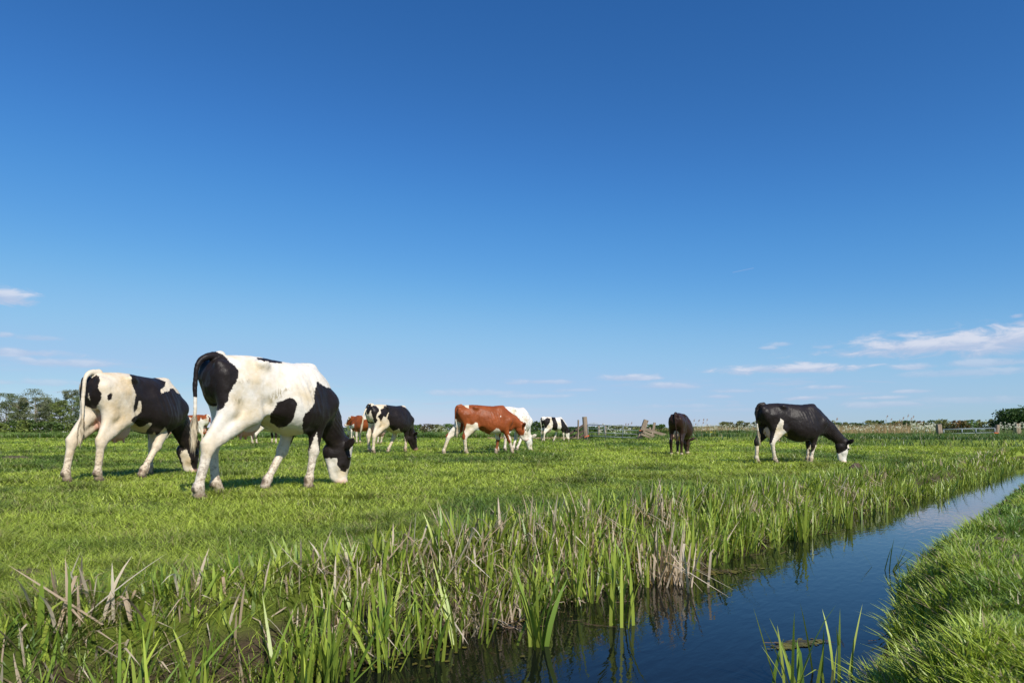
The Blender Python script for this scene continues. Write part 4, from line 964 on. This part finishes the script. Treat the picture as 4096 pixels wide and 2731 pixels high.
post('gate_post', 'dark square wooden post left of the low steel gate at right', K7(1198, 462, 49), K7(1215, 585, 49), .21, M_WOOD, square=True)
post('gate_post', 'rounded leaning post at the right end of the low steel gate', K7(1995, 468, 49), K7(1975, 600, 49), .17)
post('gate_post', 'cut off square post furthest right, below the big dark tree', K7(2260, 450, 49), K7(2262, 560, 49), .24, square=True)
g1 = thing('low_steel_gate', 'low steel tube gate half sunk in the tall grass at right', 'gate', K7(1600, 600, 49))
part('top_rail', tube(K7(1262, 531, 49), K7(1955, 514, 49), .045), M_GALV, g1, True)
part('rail', tube(K7(1265, 590, 49), K7(1960, 572, 49), .035), M_GALV, g1, True)
for X, Y in ((1265, 531), (1512, 525), (1700, 520), (1956, 514)): part('upright', tube(K7(X, Y, 48.95), K7(X+4, Y+85, 48.95), .045), M_GALV, g1, True)
r0 = thing('rope', 'orange rope at the low steel gate', 'rope', K7(1975, 580, 48.8)); part('loop', tube(K7(1950, 578, 48.7), K7(2005, 584, 48.7), .05), M_ROPE, r0)
# pylons and horizon specks
M_PYL = simple('pylon_steel', (.35, .38, .42), .6, 5, .1, metal=.3)
pb = K5(490, 300, 1500); t0 = thing('pylon', 'faint far lattice pylon behind the left part of the steel gate', 'pylon', Vector((pb.x, 1500, 0)))
tw = pb.z+4
for sx in (-1, 1): part('leg', tube((pb.x+sx*4, 1500, 0), (pb.x+sx*.8, 1500, tw), .5, .35, 5), M_PYL, t0)
for zz, ww in ((.95, 9), (.82, 11), (.68, 8)): part('crossarm', tube((pb.x-ww, 1500, tw*zz), (pb.x+ww, 1500, tw*zz), .4, .4, 5), M_PYL, t0)
part('bracing', tube((pb.x-2.8, 1500, tw*.3), (pb.x+2.2, 1500, tw*.5), .3, .3, 5), M_PYL, t0)

# ------------------------------------------------------------------ trees and bushes
M_BARK = simple('bark_grey', (.20, .16, .12), .9, 6, .4); M_BARKL = simple('bark_pale', (.42, .36, .28), .85, 6, .4)
def tree(label, px, d, top_py, wpx, kind='loose', cl=(.07, .11, .025), n=1500, trunk_f=.25, group=None, name='tree', base_z=0.0, seed=0, bark=None, leaf=None, cat='tree', squash=1.0, lean=0):
    rg = np.random.default_rng(seed+500+int(px)); H_ = EYE+(HOR-top_py)/F*d-base_z; R = wpx/F*d/2; x0 = (px-2048)/F*d
    root = thing(name, label, cat, (x0, d, base_z), group); V = []; Fc = []
    bk = bark or M_BARK
    th_ = H_*trunk_f; r0_ = max(.06, H_*.022)
    tips = []
    tube((0, 0, -.1), (lean*th_, 0, th_), r0_, r0_*.75, 7, V, Fc, wob=.06)
    tube((lean*th_, 0, th_), (lean*H_*.8, rg.normal(0, .1), H_*.86), r0_*.75, r0_*.15, 6, V, Fc, wob=.06)
    nb = 9 if kind != 'bush' else 7
    for i in range(nb):
        a = rg.uniform(0, 6.28); z0_ = th_*.8+(H_*.75-th_*.8)*i/nb; rr = R*(.9 if kind == 'bush' else .75)*rg.uniform(.5, 1)
        e = (lean*z0_+rr*math.cos(a), rr*math.sin(a), min(H_*.95, z0_+H_*rg.uniform(.12, .3))); tube((lean*z0_, 0, z0_), e, r0_*.4, r0_*.08, 5, V, Fc, wob=.05); tips.append(e)
    part0 = link('trunk', pymesh('trunk', V, Fc, bk, True), root)
    # crown: leaf clumps round the limb ends and through an uneven envelope
    nc = {'loose': 64, 'dense': 70, 'bush': 34}[kind]; C_ = []
    for i in range(nc):
        u = rg.random(); zz = (th_*(.9 if kind == 'loose' else .4)/H_)+(1-th_*(.9 if kind == 'loose' else .4)/H_)*u
        prof = {'loose': .80+.35*math.sin(math.pi*min(1, u*.95+.12)), 'dense': math.sqrt(max(.02, 1-(u-.38)**2/.42)), 'bush': math.sqrt(max(.03, 1-(u*.93)**2))}[kind]
        a = rg.uniform(0, 6.28); rr = R*prof*math.sqrt(rg.random())*rg.uniform(.75, 1.08)
        C_.append((lean*zz*H_+rr*math.cos(a), rr*math.sin(a), min(zz*H_, H_*.985), rg.uniform(.6, 1.3)))
    for e in tips: C_.append((e[0], e[1], e[2], .9))
    C_ = np.array(C_); pick = rg.integers(0, len(C_), n); cs_ = R*({'loose': .20, 'dense': .24, 'bush': .24}[kind])
    q = C_[pick, :3]+rg.normal(0, 1, (n, 3))*np.array([1, 1, .62])*cs_*C_[pick, 3:4]*.62
    q[:, 2] = np.clip(q[:, 2], .05, H_*1.01)
    ls = (leaf or max(.07, .0016*d))*rg.uniform(.6, 1.3, n)
    u1 = rg.normal(0, 1, (n, 3)); u1 /= np.linalg.norm(u1, axis=1)[:, None]; u2 = np.cross(u1, rg.normal(0, 1, (n, 3))); u2 /= np.linalg.norm(u2, axis=1)[:, None]
    u1 *= ls[:, None]; u2 *= ls[:, None]*.7
    Vl = np.stack([q-u1, q-u2, q+u1, q+u2], 1).reshape(-1, 3); Tl = ((np.arange(n)*4)[:, None, None]+np.array([(0, 1, 2), (0, 2, 3)])[None]).reshape(-1, 3)
    cc = np.array(cl)*(rg.uniform(.65, 1.35, len(C_))[pick]*rg.uniform(.8, 1.2, n))[:, None]
    link('crown', np_mesh('crown', Vl, Tl, M_LEAF, col=np.repeat(cc, 4, 0)), root); return root
G1 = 'row of loose trees at the left edge of the meadow'
LT = [(-60, 1595, 130, 'loose'), (25, 1575, 120, 'loose'), (70, 1590, 80, 'loose'), (140, 1558, 125, 'dense'), (205, 1592, 90, 'loose'), (240, 1600, 80, 'loose'), (285, 1560, 90, 'loose'), (340, 1580, 100, 'loose'), (-150, 1580, 140, 'loose'), (-260, 1590, 140, 'loose'), (95, 1605, 70, 'loose'), (178, 1610, 70, 'loose')]
LLAB = ['loose grey-green tree on the far left edge of the row', 'slender tree at the left edge with a thin feathery top', 'small thin tree just left of the rounded tree', 'rounded tallest tree in the left row, full dark crown', 'thin tree just right of the rounded tree', 'low bright green tree left of the black and cream cow', 'tall feathery tree nearly touching the black and cream cow', 'tree behind the black and cream cow', 'tree beyond the left edge', 'tree further beyond the left edge', 'slim pale-trunked tree below the rounded crown', 'slim tree with pale branches between taller neighbours']
for i, ((px, tp_, wd_, kd), lb) in enumerate(zip(LT, LLAB)):
    tree(lb, px, 128+(i*7 % 16), tp_, wd_, kd, cl=[(.18, .195, .11), (.15, .185, .08), (.23, .215, .14)][i % 3] if i != 5 else (.17, .21, .06), n=6500 if kd == 'loose' else 7500, trunk_f=.22, group=G1, seed=i, bark=M_BARKL if i in (3, 10, 11) else M_BARK, leaf=.095)
for i in range(12):
    px = -20+i*29+random.uniform(-8, 8); tree('low undergrowth bush beneath the left tree row', px, 122+random.uniform(-2, 3), 1688+random.uniform(-8, 6), 60, 'bush', cl=[(.09, .14, .03), (.17, .21, .05), (.07, .11, .03)][i % 3], n=420, trunk_f=.1, group='undergrowth bushes beneath the left tree row', name='bush', seed=50+i, leaf=.2, cat='bush')
tree('big dark green oak at the far right edge of the field', 4085, 150, 1636, 200, 'dense', (.055, .10, .028), 6500, .12, name='oak_tree', seed=3, leaf=.26)
tree('second dark crown joined to the big oak at the right edge', 4190, 155, 1618, 210, 'dense', (.06, .105, .03), 4500, .12, name='oak_tree', seed=8, leaf=.28)
HZ = []
def hz(x0, x1, step, t0_, t1_, cols, lab, grp, d, wmul=1.7, kd='bush', n=750):
    i = 0; px = x0
    while px < x1:
        tree(lab, px, d*random.uniform(.96, 1.04), random.uniform(t0_, t1_), step*wmul*random.uniform(.8, 1.25), kd, cl=cols[i % len(cols)], n=n, trunk_f=.1, group=grp, name='bush', seed=int(px)+7, leaf=.0012*d, cat='bush'); px += step*random.uniform(.75, 1.25); i += 1
OL = (.21, .22, .09); DG_ = (.08, .13, .045); BRN_ = (.28, .18, .08); GRN = (.12, .19, .055)
hz(1500, 1850, 42, 1694, 1704, [OL, GRN, (.13, .11, .06)], 'low scrub bush on the horizon between the black cow and the red cow', 'low scrub on the horizon left of the chestnut cow', 190)
hz(2112, 2170, 30, 1684, 1692, [GRN, DG_], 'green bush on the horizon between the red cow and the small distant cow', 'two green bushes left of the small distant cow', 190)
hz(2290, 2420, 40, 1704, 1710, [DG_, GRN], 'low dark bush on the horizon behind the small cow and the gate post', 'low bushes behind the tall gate post', 230)
hz(2440, 2600, 44, 1699, 1707, [DG_, OL], 'low bush on the horizon seen over the steel gate', 'low bushes seen over the steel gate', 230)
hz(2600, 2670, 26, 1696, 1703, [GRN, DG_], 'green bush behind the collapsed fence left of the dark brown cow', 'green bushes behind the collapsed fence', 190)
hz(2895, 3030, 34, 1682, 1692, [OL, (.13, .13, .06)], 'rounded olive willow bush on the horizon left of the black cow', 'olive willow bushes left of the rightmost black cow', 150, 1.6, n=700)
hz(2790, 2890, 38, 1704, 1709, [DG_, OL], 'small dark bush on the horizon right of the dark brown cow', 'small dark bushes right of the dark brown cow', 240)
hz(3320, 3440, 34, 1680, 1692, [OL, DG_], 'bush among the pale reeds directly right of the black cow head', 'bushes right of the rightmost black cow', 170)
hz(3440, 3600, 36, 1682, 1697, [DG_, OL, DG_], 'dark bush behind the pale dead reeds', 'dark bushes behind the pale dead reeds', 190)
hz(3600, 3760, 30, 1678, 1690, [BRN_, DG_, OL], 'bush between the pale reeds and the low steel gate', 'bushes left of the low steel gate', 170)
hz(3765, 4010, 34, 1677, 1688, [OL, OL, BRN_, (.16, .12, .05), GRN], 'rounded bush or tree directly behind the low steel gate', 'rounded trees behind the low steel gate', 160, 1.7, n=700)
hz(300, 760, 60, 1702, 1712, [DG_, OL], 'low bush on the horizon behind the two nearest cows', 'low bushes behind the two nearest cows', 240)
hz(860, 1500, 70, 1706, 1712, [DG_, OL], 'very low far bush on the horizon left of the middle', 'very low far bushes left of the middle', 300)

# ------------------------------------------------------------------ pale dead reeds, plumes and cow parsley
def strip(name, label, x0, x1, d0, d1, n, h0, h1, cols, zb=None, mat=None, wmin=.03, cat='reeds'):
    y = RNG.uniform(d0, d1, n); px = RNG.uniform(x0, x1, n); x = (px-2048)/F*y; z = ground_z(x, y); k = RNG.random(n)[:, None]
    col = (np.array(cols[0])*(1-k)+np.array(cols[1])*k)*RNG.uniform(.7, 1.2, n)[:, None]
    v, t_, c = blades(np.stack([x, y, z], 1), RNG.uniform(h0, h1, n)*(.7+.5*vnoise(x, y, 2, 2)), np.maximum(wmin, 0)*RNG.uniform(.6, 1.2, n), RNG.uniform(0, .35, n), RNG.uniform(0, .15, n), RNG.uniform(0, 6.28, n), col, 2)
    tag(link(name, np_mesh(name, v, t_, mat or M_DRY, col=c)), label, cat, kind='stuff')
ST = ((.50, .36, .20), (.62, .48, .30))
strip('pale_reeds', 'band of pale dead reeds behind the tall grass at right', 3300, 3740, 55, 60, 3600, .35, 1.15, ST)
strip('pale_reeds', 'pale dead reeds behind the rightmost black cow and left of it', 2780, 3300, 64, 68, 4200, .45, 1.0, ST)
strip('pale_reeds', 'low strip of straw on the meadow edge behind the small distant cow', 1950, 2310, 52, 54, 1500, .08, .26, ST, wmin=.05)
strip('pale_reeds', 'brown straw tuft behind the collapsed fence', 2600, 2680, 60, 62, 500, .4, .7, ((.5, .27, .15), (.6, .36, .22)))
M_UMB = simple('parsley_flowers', (.62, .63, .47), .8, 20, .12); M_GST = simple('parsley_stem', (.10, .17, .04), .7, 10, .3)
def umbels(x, y, h, r):
    V = []; Fc = []; S_ = []; SF = []
    for i in range(len(x)):
        z0_ = float(ZG[i]); k = 5
        for j in range(k):
            a = RNG.uniform(0, 6.28); rr = r[i]*(RNG.random()**.5)*1.2; c_ = (x[i]+rr*math.cos(a), y[i]+rr*math.sin(a), z0_+h[i]+RNG.uniform(-.06, .03)); s_ = r[i]*RNG.uniform(.35, .6); n_ = len(V)
            for q_ in range(6): V.append((c_[0]+s_*math.cos(q_*1.047), c_[1]+s_*math.sin(q_*1.047), c_[2]-.018))
            V.append((c_[0], c_[1], c_[2]+s_*.5)); Fc += [(n_+q_, n_+(q_+1) % 6, n_+6) for q_ in range(6)]
        n_ = len(S_); S_ += [(x[i]-.006, y[i], z0_), (x[i]+.006, y[i], z0_), (x[i]+.004, y[i], z0_+h[i]), (x[i]-.004, y[i], z0_+h[i])]; SF.append((n_, n_+1, n_+2, n_+3))
    return (V, Fc), (S_, SF)
def parsley_field(label, x0, x1, d0, d1, n, h0, h1):
    global ZG
    y = RNG.uniform(d0, d1, n); x = (RNG.uniform(x0, x1, n)-2048)/F*y; ZG = ground_z(x, y)
    (V, Fc), (S_, SF) = umbels(x, y, RNG.uniform(h0, h1, n), RNG.uniform(.03, .065, n))
    o = link('cow_parsley', pymesh('cow_parsley', V, Fc, M_UMB, True)); tag(o, label, 'flowers', kind='stuff')
    s2 = link('stems', pymesh('stems', S_, SF, M_GST, False), o); s2['kind'] = 'stuff'
parsley_field('white cow parsley flowers in the pale reeds between the dark brown and black cows', 2775, 3060, 58, 63, 130, .45, .95)
parsley_field('white cow parsley flowers right of the black cow', 3310, 3640, 50, 55, 90, .4, .85)
parsley_field('dense white cow parsley against the left post of the low steel gate', 3640, 3750, 49.5, 52, 120, .45, 1.0)
parsley_field('white cow parsley under the big oak at the right edge', 3995, 4200, 46, 50, 130, .5, 1.0)
parsley_field('sparse cow parsley in the far tall grass left of the chestnut cow', 1690, 1830, 60, 66, 50, .6, 1.0)
parsley_field('sparse cow parsley by the tree row at the left edge', 250, 300, 75, 80, 30, .3, .6)
def parsley_plant(label, px, py_top, d, n, spread):
    global ZG
    x0 = (px-2048)/F*d; zg_ = float(ground_z(np.array([x0]), np.array([float(d)]))[0]); Ht = EYE+(HOR-py_top)/F*d-zg_
    x = RNG.normal(0, spread, n); y = RNG.normal(0, spread, n); ZG = np.zeros(n)
    (V, Fc), (S_, SF) = umbels(x, y, Ht*RNG.uniform(.45, 1.0, n)*np.exp(-.12*(x/spread)**2), RNG.uniform(.045, .09, n))
    root = thing('cow_parsley_plant', label, 'flower', (x0, d, zg_)); link('flowers', pymesh('flowers', V, Fc, M_UMB, True), root)['kind'] = 'stuff'; link('stems', pymesh('stems', S_, SF, M_GST, False), root)['kind'] = 'stuff'
parsley_plant('tall white cow parsley behind the middle of the steel gate', 2434, 1690, 54, 26, .55)
parsley_plant('white cow parsley behind the steel gate, lower and to the right', 2488, 1707, 54, 14, .5)
parsley_plant('bushy white cow parsley leaning over the tall grass left of the low steel gate', 3712, 1698, 50, 30, .5)
M_PLUME = simple('reed_plume', (.30, .20, .16), .9, 20, .3)
def plume(px, py, d, lab, grp):
    top = at(px, py, d); zg_ = float(ground_z(np.array([top.x]), np.array([d]))[0]); root = thing('reed_stalk', lab, 'reed', (top.x-.12, d, zg_), grp)
    H_ = top.z-zg_; V, Fc = tube((0, 0, 0), (.06, 0, H_*.6), .012, .010, 5); tube((.06, 0, H_*.6), (.12, 0, H_*.92), .010, .007, 5, V, Fc); link('stem', pymesh('stem', V, Fc, simple_cache('straw')), root)
    Vp = []; Fp = []
    for i in range(22):
        z_ = H_*(.88+.12*random.random()); x_ = .12+(z_-H_*.9)*.25; L_ = random.uniform(.05, .15); a = random.uniform(-.9, .5); n_ = len(Vp)
        Vp += [(x_, random.uniform(-.02, .02), z_), (x_+.02, 0, z_+.03), (x_+L_*math.cos(a), random.uniform(-.05, .05), z_+L_*math.sin(a)+.02)]; Fp.append((n_, n_+1, n_+2))
    link('plume', pymesh('plume', Vp, Fp, M_PLUME, False), root)
_sc = {}
def simple_cache(k):
    if k not in _sc: _sc[k] = simple('straw_stem', (.50, .38, .24), .8, 20, .2)
    return _sc[k]
for X, Y in ((495, 340), (550, 385), (665, 395), (712, 365), (777, 330), (848, 345), (820, 375), (690, 405)):
    plume(3400+X/3.38, 1560+Y/3.38, 56+random.random()*2, 'feathery dead reed stalk rising above the pale reeds right of the black cow', 'feathery reed stalks right of the black cow')
for X, Y in ((2055, 225), (2130, 230), (2205, 210), (2258, 215), (2080, 290), (2200, 262), (2262, 300)):
    plume(2250+X/3.92, 1620+Y/3.92, 62+random.random()*2, 'thin reed stalk against the sky right of the dark brown cow', 'thin reed stalks right of the dark brown cow')
for X, Y in ((620, 290), (985, 285), (1022, 290), (1075, 268)):
    plume(2250+X/3.92, 1620+Y/3.92, 60, 'thin reed stalk above the steel gate', 'thin reed stalks above the steel gate')
plume(3345, 1672, 45, 'single reed plume above the neck of the rightmost black cow', None)
# dandelions by the lane
M_DAN = simple('dandelion_yellow', (.85, .60, .02), .7, 20, .1)
V = []; Fc = []
for i in range(9):
    p_ = at(random.uniform(2775, 2860), 1737, 60); b_2, f_2 = uv_ball((.035, .035, .022), 6, 4); n_ = len(V)
    zz = gz0(p_)+.22; V += [(v_[0]+p_.x, v_[1]+p_.y-4+i*.3, v_[2]+zz+.05*math.sin(i*2.1)) for v_ in b_2]; Fc += [tuple(j+n_ for j in f_) for f_ in f_2]
tag(link('dandelions', pymesh('dandelions', V, Fc, M_DAN)), 'yellow dandelions in the grass by the lane right of the dark brown cow', 'flowers', kind='stuff')
# cow pats and molehill soil
M_SOIL = simple('bare_soil', (.13, .09, .06), .95, 18, .5, bump=.8)
def mound(label, px, py, zz, r, h_, name='soil_mound'):
    d = (EYE-zz)*F/(py-HOR); x0, y0 = (px-2048)/F*d, d; V = [(0, 0, h_)]; Fc = []; z0_ = gz0(Vector((x0, y0, 0)))
    for i in range(1, 6):
        for j in range(14):
            rr = r*i/5*random.uniform(.85, 1.15); V.append((rr*math.cos(j*.4488), rr*math.sin(j*.4488)*.8, h_*(1-(i/5)**1.6)-(.03 if i == 5 else 0)+random.uniform(-.2, .2)*h_*(i < 5)))
    for j in range(14):
        Fc.append((0, 1+j, 1+(j+1) % 14))
        for i in range(4): a = 1+i*14+j; b_2 = 1+i*14+(j+1) % 14; Fc.append((a, a+14, b_2+14, b_2))
    o = link(name, pymesh(name, V, Fc, M_SOIL)); o.location = (x0, y0, z0_+.01); tag(o, label, 'soil')
mound('grey dry mound of soil in the grass of the right bank', 4000, 2165, -.12, .11, .05)
mound('dark clod of soil at the right edge of the right bank', 4085, 2250, -.12, .12, .05)
mound('brown bare soil patch in the grass above the reeds at lower left', 730, 2325, -.02, .15, .03)
mound('brown earth patch at the left edge of the meadow in front of the trees', 55, 1838, .02, .5, .07)
mound('dark molehill near the reeds below the rightmost black cow', 3425, 1885, -.1, .16, .12)
mound('bare earth patch at the lower left edge', 90, 2340, -.02, .13, .03)
